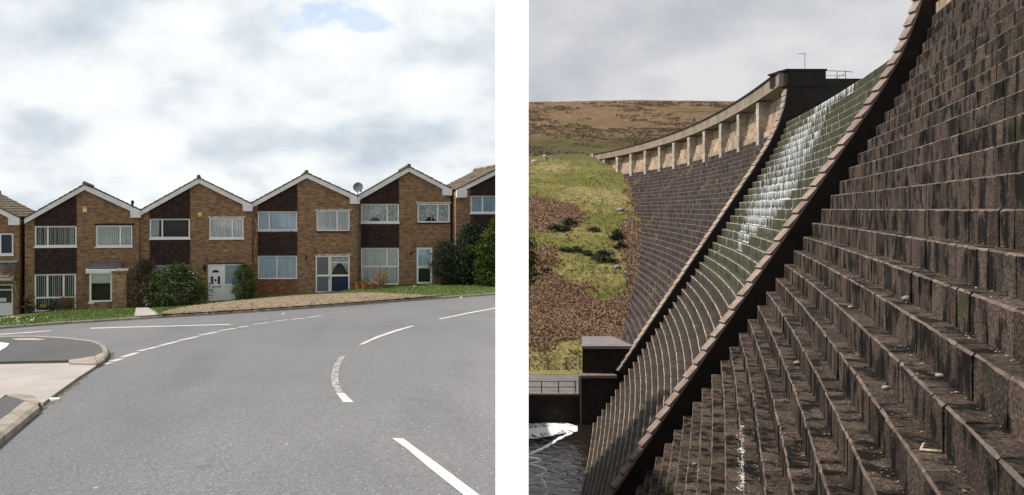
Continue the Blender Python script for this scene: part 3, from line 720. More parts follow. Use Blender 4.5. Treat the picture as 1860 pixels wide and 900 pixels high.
for i in range(6):
    for j in range(int((b-a)/.25)):
        f0, f1 = i/6, (i+1)/6; x = a+j*.25+(.125 if i % 2 else 0)
        def P(x, f, hh): return (x, -.02-1.14*f, d+(c-d)*f+.06+hh)
        mb.add([P(x, f0, .01), P(min(b, x+.24), f0, .01), P(min(b, x+.24), f1, .045), P(x, f1, .045), P(x, f1, 0), P(min(b, x+.24), f1, 0)], [(0, 3, 2, 1), (3, 4, 5, 2)])
tag(mb.build('roof_tiles', MATS['roof_tile'], cp), kind='stuff')
mb = MB(); mb.box(a, b, -.16, -.005, d+.03, d+.14); mb.build('lead_flashing', MATS['galvanised'], cp)
mb = MB(); mb.tube([(b-.06, -1.12, c+.02), (b-.06, -.03, d-.02)], .035, 4); mb.tube([(b-.06, -1.1, c+.02), (b-.06, -.05, c-.05)], .03, 4); mb.tube([(b-.06, -.6, c), (b-.06, -.04, c-.75)], .03, 4)
mb.build('canopy_bracket', MATS['wood_white'], cp)
h.finish()

# H1
h = House('brick terraced house with flat-roofed porch and dark vertical blinds', 45, 254, 561, 398, 383, (154, 336.5), vp=270); h1 = h
h.window(63, 411, 139, 448, [.31], curtain='blind', sill='upvc', gap=(.8, 1))
h.window(62.5, 498, 138, 566, rows=[(0, .37, []), (.37, 1, [.31, .70])], curtain='blind', t=.09)
h.window(174.3, 410, 240, 448, [.67], curtain='paleblind', sill='upvc', gap=(0, 0), lintel='hung_tile')
h.panel(63, 370, 139, 410, True); h.panel(63, 449.5, 139, 497.5)
a, b, c, d = h.r(161, 489, 207, 557); pr = empty('front_porch', ((a+b)/2, 0, 0), 0, h.root); ox = (a+b)/2
x2 = h.p(233, 520)[0]; zf = h.p(200, 557)[1]
wz0, wz1 = h.p(185, 545)[1], h.p(185, 494)[1]; wx0, wx1 = h.p(165, 520)[0], h.p(205, 520)[0]
Yp = -1.0
mb = MB(); mb.box(a-ox, b-ox, Yp, 0, zf-.8, wz0); mb.box(a-ox, wx0-ox, Yp, 0, wz0, wz1); mb.build('dwarf_wall', MATS['brick'], pr)
mb = MB(); mb.box(wx0-ox, wx1-ox, Yp, Yp+.07, wz0, wz0+.08); mb.box(wx0-ox, wx1-ox, Yp, Yp+.07, wz1-.07, wz1); mb.box(wx0-ox, wx0-ox+.09, Yp+.001, Yp+.069, wz0, wz1); mb.box(wx1-ox-.09, wx1-ox, Yp+.001, Yp+.069, wz0, wz1); mb.build('frame', MATS['upvc'], pr)
mb = MB(); mb.box(wx0-ox+.08, wx1-ox-.08, Yp+.03, Yp+.04, wz0+.07, wz1-.06); mb.build('pane', MATS['glass'], pr)
mb = MB(); mb.box(wx0-ox+.08, wx1-ox-.08, Yp+.1, Yp+.11, wz0+(wz1-wz0)*.64, wz1-.06); mb.build('blind', MATS['pale_blind'], pr)
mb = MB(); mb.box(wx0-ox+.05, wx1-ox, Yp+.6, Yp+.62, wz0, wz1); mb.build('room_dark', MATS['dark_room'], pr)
mb = MB(); mb.box(a-ox-.08, x2-ox+.02, Yp-.12, 0, wz1+.01, wz1+.2); mb.build('fascia', MATS['white_paint'], pr)
mb = MB(); mb.prism_xz([(a-ox+.05, wz1+.2), (x2-ox-.3, wz1+.2), (x2-ox-.36, wz1+.52), (a-ox+.12, wz1+.52)], -.9, -.01); mb.build('lead_roof', MATS['lead'], pr)
mb = MB(); mb.box(wx1-ox+.01, x2-ox-.05, Yp-.28, Yp+.35, zf-.8, wz1+.04); mb.build('brick_pier', MATS['pale_brick'], pr)
mb = MB(); zc = wz1+.04; e0, e1 = wx1-ox-.02, x2-ox-.01
mb.add([(e0, Yp-.33, zc), (e1, Yp-.33, zc), (e1, Yp+.4, zc), (e0, Yp+.4, zc), (e0, Yp-.33, zc+.1), (e1, Yp-.33, zc+.1), (e1, Yp+.4, zc+.1), (e0, Yp+.4, zc+.1), ((e0+e1)/2, Yp, zc+.24)], [(0, 3, 2, 1), (0, 1, 5, 4), (1, 2, 6, 5), (2, 3, 7, 6), (3, 0, 4, 7), (4, 5, 8), (5, 6, 8), (6, 7, 8), (7, 4, 8)]); mb.build('pier_cap', MATS['kerb_concrete'], pr)
mb = MB(); mb.box(a-ox+.06, a-ox+.34, Yp-.012, Yp-.002, zf+.28, zf+.42); mb.build('air_vent', MATS['white_paint'], pr)
ab = h.box('alarm_box', 150, 376, 158.3, 386, -.09, 0, 'alarm_yellow'); h.box('alarm_strip', 151.5, 381, 156.8, 385, -.095, -.088, 'blossom', ab)
h.pipe(250, 399, 560, .045, 'pale_brick')
mb = MB(); q = h.p(240.5, 382); mb.lathe([(.06, -.3), (.06, .35), (.085, .36), (.085, .5), (.03, .56)], (q[0], .25, q[1])); mb.build('flue_pipe', MATS['black_plastic'], h.root)
h.finish()

# H2
h = House('brick terraced house with white panelled door and yellow alarm box', 254, 457, 547, 384, 371.5, (361, 324.5), vp=375); h2 = h
h.window(272, 397.8, 345, 433.3, [.31], curtain=('net', .0, .22), sill='upvc')
hw, A, B, H = h.window(380.5, 396.7, 442.3, 433.3, [.67], curtain='net', sill='upvc', lintel='dirty_paint')
h.window(272, 482, 345, 536, rows=[(0, .4, []), (.4, 1, [.5])], curtain='net')
h.panel(272, 360, 345, 397.5, True); h.panel(272, 434.5, 345, 481.5)
a, b, c, d = h.r(377.6, 480, 442.3, 547); h.holes.append((a, b, c, d)); dr_ = empty('front_door', ((a+b)/2, 0, c), 0, h.root); ox = (a+b)/2; H = d-c
mb = MB(); A, B = a-ox, b-ox; dx1 = h.p(403, 520)[0]-ox; sx0 = h.p(409, 520)[0]-ox
mb.box(A, B, .02, .1, H-.09, H); mb.box(A, A+.07, .021, .099, 0, H-.09); mb.box(dx1, sx0, .021, .099, 0, H-.09); mb.box(B-.07, B, .021, .099, 0, H-.09); mb.box(sx0, B-.07, .021, .099, H*.40, H*.46); mb.box(sx0, B-.07, .021, .099, 0, .08)
mb.build('frame', MATS['upvc'], dr_)
mb = MB(); mb.box(A+.07, dx1, .05, .09, .01, H-.09); mb.box(A+.16, A+.36, .044, .05, .2, H*.38); mb.box(dx1-.3, dx1-.1, .044, .05, .2, H*.38); mb.build('door_leaf', MATS['upvc'], dr_)
cx = (A+.07+dx1)/2
mb = MB(); mb.add([(cx+.21*math.cos(t), .046, H*.77+.16*math.sin(t)) for t in np.linspace(0, math.pi, 11)], [list(range(11))[::-1]])
for k in (-1, 1): mb.box(cx+k*.19-.07, cx+k*.19+.07, .044, .049, H*.46, H*.67)
mb.box(cx-.03, cx+.03, .044, .049, H*.52, H*.60); mb.box(cx-.07, cx+.07, .0445, .0485, H*.55, H*.575); mb.build('door_glazing', MATS['navy'], dr_)
mb = MB(); mb.box(cx-.14, cx+.14, .035, .05, H*.375, H*.405); mb.build('letterbox', MATS['brass'], dr_)
mb = MB(); mb.box(cx+.17, cx+.3, .035, .05, H*.375, H*.405); mb.box(A+.09, A+.12, .02, .05, H*.42, H*.5); mb.build('handle', MATS['black_plastic'], dr_)
mb = MB(); mb.box(sx0, B-.07, .06, .08, .07, H*.41); mb.build('side_panel', MATS['upvc'], dr_)
mb = MB(); mb.box(sx0, B-.07, .06, .068, H*.45, H-.08); mb.build('pane', MATS['glass'], dr_)
mb = MB(); mb.box(sx0, B-.07, .16, .17, H*.45, H-.08); mb.build('blind', MATS['blue_curtain'], dr_)
mb = MB(); mb.box(A-.05, B+.05, -.03, .02, H+.004, H+.07); mb.build('lintel', MATS['hung_tile'], dr_)
ab = h.box('alarm_box', 358.8, 386.4, 367, 394, -.09, 0, 'alarm_yellow'); h.box('alarm_strip', 360.3, 387.2, 365.3, 389, -.095, -.088, 'blossom', ab)
q = h.p(371.7, 487); mb = MB(); mb.lathe([(.02, -.2), (.07, -.15), (.085, .08), (.1, .1), (.03, .2)], (q[0], -.14, q[1])); mb.box(q[0]-.02, q[0]+.02, -.1, 0, q[1]-.03, q[1]+.03); mb.build('wall_lamp', MATS['black_plastic'], h.root)
h.finish()

# H3
h = House('brick terraced house with light blue curtains and glazed aluminium door', 457, 651, 532, 370, 358.5, (556.7, 315.6), vp=490); h3 = h
h.window(468.5, 384.3, 539.6, 418.8, [.29], curtain='blue', sill='dirty_paint', t=.06)
h.window(575, 383.5, 635, 420, [.62], curtain='net', sill='hung_tile', lintel='dirty_paint', t=.06)
h.window(468.5, 465, 539.6, 507, rows=[(0, 1, [.49])], curtain='blue', t=.06)
h.panel(468.5, 350, 539.6, 384, True); h.panel(468.5, 422, 539.6, 464.5)
h.box('red_brick_patch', 469, 508, 539.6, 545, -.03, -.002, 'red_brick')
a, b, c, d = h.r(573.4, 465, 635, 532); h.holes.append((a, b, c, d)); dr_ = empty('front_door', ((a+b)/2, 0, c), 0, h.root); ox = (a+b)/2; H = d-c; A, B = a-ox, b-ox
dx1 = h.p(599, 500)[0]-ox
mb = MB(); t = .075
for (xa, xb) in ((A, dx1), (dx1+.03, B)):
    mb.box(xa, xb, .02, .08, H-t, H); mb.box(xa, xb, .02, .08, 0, t); mb.box(xa, xa+t, .021, .079, t, H-t); mb.box(xb-t, xb, .021, .079, t, H-t); mb.box(xa+t, xb-t, .022, .078, H*.44, H*.44+.1)
mb.box(dx1+.03+t, B-t, .022, .078, H*.80, H*.80+.05)
mb.build('frame', MATS['upvc'], dr_)
mb = MB(); mb.box(A+t-.01, dx1-t+.01, .05, .055, t-.01, H*.44+.01); mb.box(A+t-.01, dx1-t+.01, .05, .055, H*.44+.09, H-t+.01); mb.build('patterned_pane', MATS['grey_plastic'], dr_)
mb = MB(); mb.box(dx1+.02+t, B-t+.01, .05, .058, H*.44+.09, H-t+.01); mb.build('pane', MATS['glass'], dr_)
mb = MB(); mb.box(dx1+.02+t, B-t+.01, .05, .055, t-.01, H*.44+.01); mb.build('navy_panel', MATS['navy'], dr_)
n_ = 24; xs_ = [dx1+.05+t+(B-t-dx1-.06-t)*i/n_ for i in range(n_+1)]
for s_, nm in ((0, 'curtain'), (1, 'curtain')):
    mb = MB(); zt = H-.1
    pts = [(x, .15+.02*math.sin(i*1.7)) for i, x in enumerate(xs_)]; fr = [abs(i/n_-.5)*2 for i in range(n_+1)]
    rng = range(0, n_//2+1) if s_ == 0 else range(n_//2, n_+1); idx = list(rng)
    vs = [(pts[i][0], pts[i][1], zt) for i in idx]+[(pts[i][0], pts[i][1], zt-(zt-H*.5)*(.30+.65*fr[i]**1.5)) for i in idx]; k = len(idx)
    mb.add(vs, [(i, i+1, k+i+1, k+i) for i in range(k-1)]); mb.build(nm, MATS['lace'], dr_)
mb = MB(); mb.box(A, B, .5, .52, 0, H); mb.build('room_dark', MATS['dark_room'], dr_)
mb = MB(); mb.box(dx1-.06, dx1-.03, -.02, .03, H*.36, H*.46); mb.build('handle', MATS['galvanised'], dr_)
mb = MB(); mb.box(A-.05, B+.08, -.025, .02, H+.004, H+.1); mb.build('lintel', MATS['dirty_paint'], dr_)
q0, q1 = h.p(467, 409), h.p(463, 475); mb = MB(); q2 = h.p(456, 378)
mb.tube([(q2[0]+.05, -.03, q2[1]-.3), (q0[0], -.03, q0[1]), (q1[0]+.03, -.03, (q0[1]+q1[1])/2), (q1[0]-.03, -.03, q1[1]+.3), (q1[0]+.08, -.03, q1[1]-.1)], .012, 5); mb.build('cable', MATS['blossom'], h.root)
h.pipe(648.5, 374, 515, .04)
mb = MB(); q = h.p(556, 462); mb.box(q[0]-.04, q[0]+.04, -.06, 0, q[1]-.32, q[1]-.02); mb.build('house_bracket', MATS['black_plastic'], h.root)
h.finish()
h3_end = (h.root, h.p(649, 365))

# H4
h = House('brick terraced house with lace curtains and tall front window above the lawn', 651, 818.5, 517, 357, 343.5, (742.4, 304.3), vp=600); h4 = h
h.window(656, 370.7, 724.6, 404.5, [.69], curtain='lace', sill='upvc')
h.window(758.4, 370.7, 816.8, 404.5, [.63], curtain='lace', sill='hung_tile', lintel='dirty_paint')
h.window(656, 450.7, 724.6, 517.6, rows=[(0, .49, []), (.49, 1, [.69])], curtain='paleblind', t=.08)
h.panel(656, 340, 724.6, 370.5, True); h.panel(656, 408, 724.6, 450)
for px in ((675, 690), (775, 791)):
    a = h.p(px[0]-4, 402.5); b = h.p(px[1]+2, 402.5); mb = MB(); z = a[1]; x0_, x1_ = a[0], b[0]; w_ = x1_-x0_
    mb.prism_xz([(x0_, z), (x1_, z), (x1_-.05*w_, z+.1), (x1_-.3*w_, z+.22), (x0_+.4*w_, z+.26), (x0_+.15*w_, z+.14)], .125, .18); mb.build('cushion', MATS['black_plastic'], h.root, recalc=True)
a, b, c, d = h.r(756.7, 450, 785, 516); h.holes.append((a, b, c, d)); dr_ = empty('front_door', ((a+b)/2, 0, c), 0, h.root); H = d-c; A, B = -(b-a)/2, (b-a)/2; t = .11
mb = MB(); mb.box(A, B, .02, .09, H-t, H); mb.box(A, B, .02, .09, 0, t); mb.box(A, A+t, .021, .089, t, H-t); mb.box(B-t, B, .021, .089, t, H-t); mb.box(A+t, B-t, .022, .088, H*.43, H*.5); mb.build('frame', MATS['upvc'], dr_)
mb = MB(); mb.box(A+t-.01, B-t+.01, .05, .058, H*.49, H-t+.01); mb.build('pane', MATS['glass'], dr_)
mb = MB(); mb.box(A+t-.01, B-t+.01, .05, .058, t-.01, H*.44); mb.build('pane', MATS['glass'], dr_)
mb = MB(); mb.box(A+t, B-t, .12, .13, H*.5, H-t); mb.build('curtain', MATS['blue_curtain'], dr_)
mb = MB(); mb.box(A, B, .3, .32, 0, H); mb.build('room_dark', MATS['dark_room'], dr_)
mb = MB(); mb.box(A+.2, B-.2, .005, .022, H*.455, H*.478); mb.build('letterbox', MATS['brass'], dr_)
q = h.p(747, 458); mb = MB(); mb.box(q[0]-.04, q[0]+.04, -.07, 0, q[1]-.2, q[1]+.02); mb.build('house_bracket', MATS['black_plastic'], h.root)
h.finish()

# H5
h = House('brick terraced house half hidden behind the tall green hedge', 828, 938, 513, 345.5, 330, (912, 303), dy=-1.6, vp=480); h5 = h
h.window(854.5, 356, 922, 387, [.33], curtain='blue', sill='upvc')
h.panel(854.5, 330, 922, 355.5, True); h.panel(854.5, 391, 922, 435)
h.window(854.5, 440, 922, 500, [.5], curtain='net')
mb = MB(); mb.box(h.x0+.0, h.x0+.62, -.27, -.02, h.eL[1]-.44, h.eL[1]-.02); mb.build('valley_box', MATS['white_paint'], h.root)
h.finish()

# satellite dish on a pole at the eaves between two houses
root3, (qx, qz) = h3_end
loc = root3.matrix_basis @ Vector((qx+.0, -.22, qz-.35))
dish = empty('satellite_dish', loc, YAW)
tag(dish, 'grey satellite dish on a thin pole at the eaves between two gables', 'satellite dish')
mb = MB(); mb.tube([(0, 0, -1.0), (0, 0, 1.1)], .024, 8); mb.build('pole', MATS['grey_plastic'], dish)
mb = MB(); mb.box(-.05, .05, 0, .2, -.75, -.66); mb.box(-.05, .05, 0, .2, -.35, -.26); mb.build('bracket', MATS['galvanised'], dish)
mb = MB(); prof = [(.0, .0), (.1, .006), (.2, .025), (.28, .05), (.295, .055), (.28, .045), (.2, .015), (.1, -.004), (.0, -.01)]
mb.lathe([(max(.002, r), z) for r, z in prof], (0, 0, 0), 20); o = mb.build('reflector', MATS['grey_plastic'], dish, smooth=True); o.location = (0, -.09, 1.12); o.rotation_euler = (rad(75), 0, rad(-18))
mb = MB(); mb.tube([(0, -.1, .9), (.1, -.45, .86)], .012, 6); mb.build('feed_arm', MATS['galvanised'], dish)
mb = MB(); mb.tube([(.1, -.45, .84), (.08, -.4, .98)], .035, 8); mb.build('receiver', MATS['black_plastic'], dish)

# ------------------------------------------------------------------ shrubs
def leaf(mb, p, size, up=.3, tone=None, aspect=.55):
    t = random.uniform(0, 6.28); e = random.uniform(-1, 1); d = Vector((math.cos(t), math.sin(t), e+up)).normalized()
    s = d.cross(Vector((random.uniform(-1, 1), random.uniform(-1, 1), random.uniform(-1, 1)))).normalized()*size*aspect*.5
    a = Vector(p); mb.add([a-d*size*.5, a+s, a+d*size*.5, a-s], [(0, 1, 2, 3)], 0, tone)
def shrub(name, label, cat, pos, rx, ry, h, n, size, mat, clump=.28, shape=1.0, stemmat='bark', flowers=0, wild=.0, taper=0, group=None, seed=1, bare=0):
    random.seed(seed)
    r = empty(name, pos); tag(r, label, cat, group)
    mb = MB()
    for i in range(7):
        t = random.uniform(0, 6.28); q = random.uniform(.25, .7)
        mb.tube([(0, 0, -.1), (rx*q*.4*math.cos(t), ry*q*.4*math.sin(t), h*.4), (rx*q*math.cos(t), ry*q*math.sin(t), h*random.uniform(.65, .85))], [.035, .025, .008], 5)
    mb.build('stem', MATS[stemmat], r)
    mb = MB(); fl = MB(); nc = max(16, int(n/55))
    for c in range(nc):
        while True:
            z = random.random(); t = random.uniform(0, 6.28)
            prof = math.sin(math.pi*min(1, max(.0, (z*.86+.14)))**shape)**.55 if not taper else (1-z)**taper*min(1, (z*6+.45))
            q = math.sqrt(random.uniform(.15, 1))
            if prof > .12: break
        bump_ = 1+wild*noise.noise((math.cos(t)*1.7+seed, math.sin(t)*1.7, z*3))
        cx, cy, cz = rx*prof*q*math.cos(t)*bump_, ry*prof*q*math.sin(t)*bump_, h*(.03+.95*z)*(1+.1*wild*noise.noise((t, seed, 2)))
        tn = random.random(); cr = clump*random.uniform(.6, 1.3)
        for k in range(n//nc):
            d = Vector((random.gauss(0, 1), random.gauss(0, 1), random.gauss(0, .8)))*cr*.5
            leaf(mb, (cx+d.x, cy+d.y, max(.02, cz+d.z)), size*random.uniform(.6, 1.3), tone=(tn*.6+random.random()*.4))
        if flowers and random.random() < flowers:
            for k in range(9): leaf(fl, (cx*1.06+random.gauss(0, .1), cy*1.06-.08+random.gauss(0, .08), cz+random.gauss(0, .1)), .05, aspect=.9)
    mb.build('foliage', MATS[mat], r)
    if flowers: fl.build('blossom', MATS['blossom'], r)
    return r
def m_at(px, py, back=0):                    # ground point, shifted back a little towards the facade
    p = on_ground(px, py); return Vector((p.x+FN.x*back, p.y+FN.y*back, ground(p.x+FN.x*back, p.y+FN.y*back)-.03))
shrub('shrub', 'brown bare-leaved hedge shrub beside the brick porch pier', 'shrub', m_at(264, 558.5, -.1), 1.0, .8, 2.55, 15000, .075, 'leaf_brown', .28, .9, wild=.3, seed=3)
shrub('shrub', 'large rounded green shrub with white blossom beside the white door', 'shrub', m_at(321, 557, .5), 1.70, 1.0, 2.15, 19000, .085, 'leaf_green', .30, .9, flowers=.22, wild=.35, seed=4)
shrub('shrub', 'clipped round dark green conifer in front of the white side panel', 'shrub', m_at(443, 544, -.2), .66, .6, 1.95, 10000, .065, 'leaf_green', .2, 1.0, wild=.25, seed=5)
shrub('shrub', 'loose olive shrub under the blue curtained ground-floor window', 'shrub', m_at(483, 536, .5), .62, .5, 1.25, 1500, .10, 'leaf_olive', .24, .8, wild=.9, seed=6)
shrub('shrub', 'dark cone-shaped conifer beside the glazed white door', 'conifer', m_at(801, 517, -.6), .80, .75, 2.65, 9000, .085, 'leaf_dark', .24, 1.0, wild=.35, seed=8)
shrub('hedge', 'tall overgrown hedge with yellow-green new leaves hiding a house front', 'hedge', m_at(877, 514, -3.3), 1.75, 1.0, 3.9, 26000, .115, 'leaf_bright', .45, .75, wild=.6, seed=9)
shrub('hedge', 'dark green feathery conifer hedge between the cone conifer and the tall hedge', 'hedge', m_at(836, 514, -1.9), 1.15, .8, 3.5, 15000, .11, 'leaf_dark', .42, .8, wild=.5, seed=10)
shrub('shrub', 'small grey-green plant at the foot of the blinded window', 'plant', m_at(96, 566, .3), .38, .3, .55, 420, .08, 'leaf_green', .18, .9, wild=.6, seed=11)
shrub('shrub', 'spiky little palm-like plant by the party wall corner', 'plant', m_at(51, 570, .5), .28, .25, .8, 160, .22, 'leaf_olive', .2, .8, wild=.6, seed=12)
def twiggy(name, label, pos, r, h, n, seed):
    random.seed(seed); e = empty(name, pos); tag(e, label, 'shrub'); mb = MB()
    for i in range(n):
        t = random.uniform(0, 6.28); q = r*random.uniform(.1, 1.05); b = h*random.uniform(.45, 1)*(1-.25*q/r)
        p1 = Vector((q*.35*math.cos(t), q*.35*math.sin(t), b*.5)); p2 = Vector((q*math.cos(t), q*math.sin(t), b))
        p1 += Vector((random.gauss(0, .06), random.gauss(0, .06), random.gauss(0, .06))); p2 += Vector((random.gauss(0, .12), random.gauss(0, .12), random.gauss(0, .12))); mb.tube([(random.gauss(0, .1), random.gauss(0, .1), -.05), p1, p2], [.010, .007, .003], 4, tone=random.random(), cap=False)
        for k in range(3):
            f = random.uniform(.2, .9); s_ = p1.lerp(p2, f); mb.tube([s_, s_+Vector((random.gauss(0, .14), random.gauss(0, .14), random.uniform(.05, .25)))], [.007, .003], 3, cap=False)
    mb.build('twigs', MATS['twig'], e)
    mb = MB(); mb.tube([(0, 0, -.1), (0, 0, .12)], [.09, .05], 7); mb.build('stem', MATS['bark'], e)
twiggy('bare_shrub', 'bare twiggy pruned shrub in front of the tall lounge window', m_at(693, 524, .1), .72, 1.3, 95, 21)
twiggy('bare_shrub', 'dry straw-coloured shrub beside the daffodils', m_at(120, 563, .3), .5, .85, 100, 22)
random.seed(31)
for i, (px, py, lb) in enumerate(((78, 566, 'clump of yellow daffodils at the window foot'), (88, 563.5, 'smaller clump of yellow daffodils beside the grey-green plant'))):
    e = empty('daffodils', m_at(px, py, .2)); tag(e, lb, 'flowers', 'daffodils by the window'); mb = MB(); fb = MB()
    for k in range(26):
        x, y = random.gauss(0, .13), random.gauss(0, .08); z = random.uniform(.22, .42)
        mb.tube([(x*.6, y*.6, -.02), (x, y, z)], [.008, .005], 3, cap=False)
        for q in range(3): leaf(fb, (x+random.gauss(0, .02), y-.02, z+random.gauss(0, .02)), .085, aspect=.9)
    mb.build('stalks', MATS['leaf_green'], e); fb.build('petals', MATS['daffodil'], e)
def pot(px, py, r, h_, label, bush):
    e = empty('plant_pot', m_at(px, py, .15)); tag(e, label, 'plant pot', 'terracotta pots by the window')
    mb = MB(); mb.lathe([(r*.72, 0), (r*.95, h_*.8), (r*1.05, h_*.8), (r*1.08, h_), (r*.95, h_), (r*.9, h_*.9)], (0, 0, 0), 16); mb.build('pot', MATS['terracotta'], e)
    mb = MB()
    for i in range(bush): leaf(mb, (random.gauss(0, r*.5), random.gauss(0, r*.4), h_+abs(random.gauss(.06, .1))), .09)
    if bush: mb.build('plant', MATS['leaf_green'], e)
pot(653, 526, .22, .46, 'large terracotta pot with a leafy plant by the downpipe', 120)
pot(664, 526.5, .19, .40, 'terracotta pot with trailing leaves between two other pots', 60)
pot(679, 525.5, .21, .36, 'low terracotta pot in front of the tall lounge window', 0)
# old white gate remains under the hedge
p = m_at(862, 514, -4.6); e = empty('picket_gate', p, YAW); tag(e, 'weathered low picket gate half buried under the hedge', 'gate')
for i in range(9):
    mb = MB(); mb.box(-.6+i*.15, -.53+i*.15, -.015, .015, 0, random.uniform(.5, .62)); mb.build('picket', MATS['timber'], e)
mb = MB(); mb.box(-.65, .8, .016, .05, .15, .22); mb.box(-.65, .8, .016, .05, .42, .49); mb.build('rail', MATS['timber'], e)
# litter on the road
for i, (px, py, lb) in enumerate(((98, 728, 'flattened white litter in the gutter by the driveway'), (515, 571.5, 'scrap of white paper against the far kerb'), (838, 541.3, 'white scrap lying on the kerb near the hedge'), (753, 521, 'pale pebble on the lawn below the glazed door'))):
    q = on_road(px, py, .01) if py > 540 else on_ground(px, py); rr = .055 if i == 0 else .04; mb = MB()
    vs = [(rr*math.cos(t)*random.uniform(.8, 1.3)*1.4, rr*math.sin(t)*random.uniform(.7, 1.2), .0) for t in np.linspace(0, 5.6, 8)]
    mb.prism_xy([(x, y) for x, y, z in vs], -.01, .03+.02*(i > 0)); o = mb.build('litter', MATS['blossom'], recalc=True); o.location = q; tag(o, lb, 'litter')

# ================================================================== THE WHITE WALL, added to fill the blank gap between street and valley
R0 = Vector((.24*3.2, 3.2, 0)); L0 = Vector((.2*3.335, 3.335, 0))  # end cut towards the sun so the added wall stays white
wall = empty('boundary_wall', (.72, 3.3, road_z(.72, 3.3))); tag(wall, 'tall white rendered boundary wall seen end on between road and valley', 'wall')
def gap_wall_part(Y0, Y1, top, name, first=False):
    mb = MB(); wv = .075
    if first: P = [(R0.x, R0.y), (BOUND*Y1+wv, Y1), (BOUND*Y1-wv, Y1), (L0.x, L0.y)]
    else: P = [(BOUND*Y0+wv, Y0), (BOUND*Y1+wv, Y1), (BOUND*Y1-wv, Y1), (BOUND*Y0-wv, Y0)]
    vs = [(x, y, road_z(x, y)-.6) for x, y in P]+[(x, y, top(y)) for x, y in P]
    mb.add([(x-.72, y-3.3, z-road_z(.72, 3.3)) for x, y, z in vs], [(3, 2, 1, 0), (4, 5, 6, 7), (0, 1, 5, 4), (1, 2, 6, 5), (2, 3, 7, 6), (3, 0, 4, 7)])
    return mb.build(name, MATS['white_render'], wall, recalc=True)
gap_wall_part(3.3, 7.5, lambda y: 1.0, 'wall_end', True)
gap_wall_part(7.504, 46, lambda y: road_z(BOUND*y, y)+1.1, 'wall_run')
def rt(Y): return road_z(BOUND*Y, Y)-.06-(0 if Y < 57 else 9)
rw = MB(); ys = [9, 15, 22, 30, 38, 46, 56.5, 62, 76]
for Y0, Y1 in zip(ys, ys[1:]):
    t0, t1 = min(.25, .011*Y0), min(.25, .011*Y1)
    rw.hexa([(BOUND*Y0-t0, Y0, -21), (BOUND*Y0+t0, Y0, -21), (BOUND*Y1+t1, Y1, -21), (BOUND*Y1-t1, Y1, -21),
             (BOUND*Y0-t0, Y0, rt(Y0)), (BOUND*Y0+t0, Y0, rt(Y0)), (BOUND*Y1+t1, Y1, rt(Y1)), (BOUND*Y1-t1, Y1, rt(Y1))])
tag(rw.build('retaining_wall', MATS['retaining']), 'high stone retaining wall below the white boundary wall', 'wall')

# ================================================================== RIGHT: THE DAM
ST = .6                                      # course height
SY = [0, 8, 18, 28, 36, 55, 75, 100, 120, 140, 160, 180, 200]; SS = [.5, .5, .485, .465, .45, .392, .335, .275, .22, .155, .085, .01, -.06]
yy_ = np.linspace(0, 200, 2001); ss_ = np.interp(yy_, SY, SS); xx_ = np.concatenate([[0], np.cumsum((ss_[1:]+ss_[:-1])*.05)]); xx_ += 21.4-np.interp(36, yy_, xx_)
def Xc(Y): return float(np.interp(Y, yy_, xx_))
OT = [1.584, 2.009, 2.376, 2.777, 3.144, 3.504, 3.833, 4.128, 4.392, 4.61, 4.82, 5.0, 5.13, 5.22, 5.27, 5.29, 5.30, 5.30, 5.30]
def O(k):
    if k <= 0: return .4*k
    if k < 4: return .396*k
    i = min(len(OT)-1.001, k-4); j = int(i); return OT[j]+(OT[j+1]-OT[j])*(i-j)
YN0, YN1 = 36.0, 36.45                       # near training wall
YF0, YF1 = 74.6, 75.2                        # far training wall
def hill_z(X, Y):
    pts_y = [60, 83, 92, 112, 134, 160, 190, 230, 300, 420, 560, 660, 760, 1000]
    pts_z = [-16.8, -16.8, -15.2, -9.5, -3.2, 4.0, 11.5, 17.0, 30.0, 52.5, 73.0, 84.5, 86, 60]
    z = float(np.interp(Y, pts_y, pts_z))
    if Y > 84:
        s = min(1, (Y-84)/12); z += s*(.9*noise.noise((X*.045, Y*.045, 0))+.35*noise.noise((X*.16, Y*.16, 3))+.14*noise.noise((X*.6, Y*.6, 7)))
        if Y > 200: z += min(1, (Y-200)/200)*(2.2*noise.noise((X*.012, Y*.012, 9)))
    r = X/Y; w = min(1, max(0, (r-.203)/.033)); w = w*w*(3-2*w)
    base = road_z(X, min(Y, 300))-9.8
    return base*(1-w)+z*w

dam = empty('dam', (Xc(55), 55, 0)); tag(dam, 'curved stepped stone dam with central spillway and pilastered parapet wing', 'dam')
DO = Vector((Xc(55), 55, 0))
def dbuild(mb, name, mat, parent, **k):
    mb.v = [(x-DO.x, y-DO.y, z-DO.z) for x, y, z in mb.v]
    return mb.build(name, [MATS[q] for q in mat] if isinstance(mat, list) else MATS[mat], parent, **k)
def block_into(mb, k, Y0, Y1, g=.006, ch=.03, out=0., depth=None, sub=1, zlo=None, jit=0.):
    x0 = O(k)-out; zt = ST*k; zb = zt-ST if zlo is None else zlo; dp = (depth if depth else O(k+1)-O(k)+.25)+out
    tn = random.random(); ys = [Y0+g+(Y1-Y0-2*g)*i/sub for i in range(sub+1)]; vs = []; fs = []
    for Y in ys:
        X = Xc(Y)+x0
        j_ = [random.uniform(-jit, jit) for _ in range(4)]; c_ = ch*random.uniform(.7, 1.5) if jit else ch
        vs += [(X+j_[0], Y, zb), (X+j_[1], Y, zt-c_), (X+c_, Y, zt+j_[2]*.6), (X+dp, Y, zt), (X+dp, Y, zb)]
    n = len(ys)
    for i in range(n-1):
        a, b = i*5, (i+1)*5
        fs += [(a+j, a+j+1, b+j+1, b+j) for j in range(3)]
    ne = len(fs); fs += [(0, 4, 3, 2, 1), tuple((n-1)*5+j for j in range(5))]
    m0 = len(mb.m); mb.add(vs, fs, 0, tn)
    for i in range(ne):
        if i % 3 == 1: mb.m[m0+i] = 1
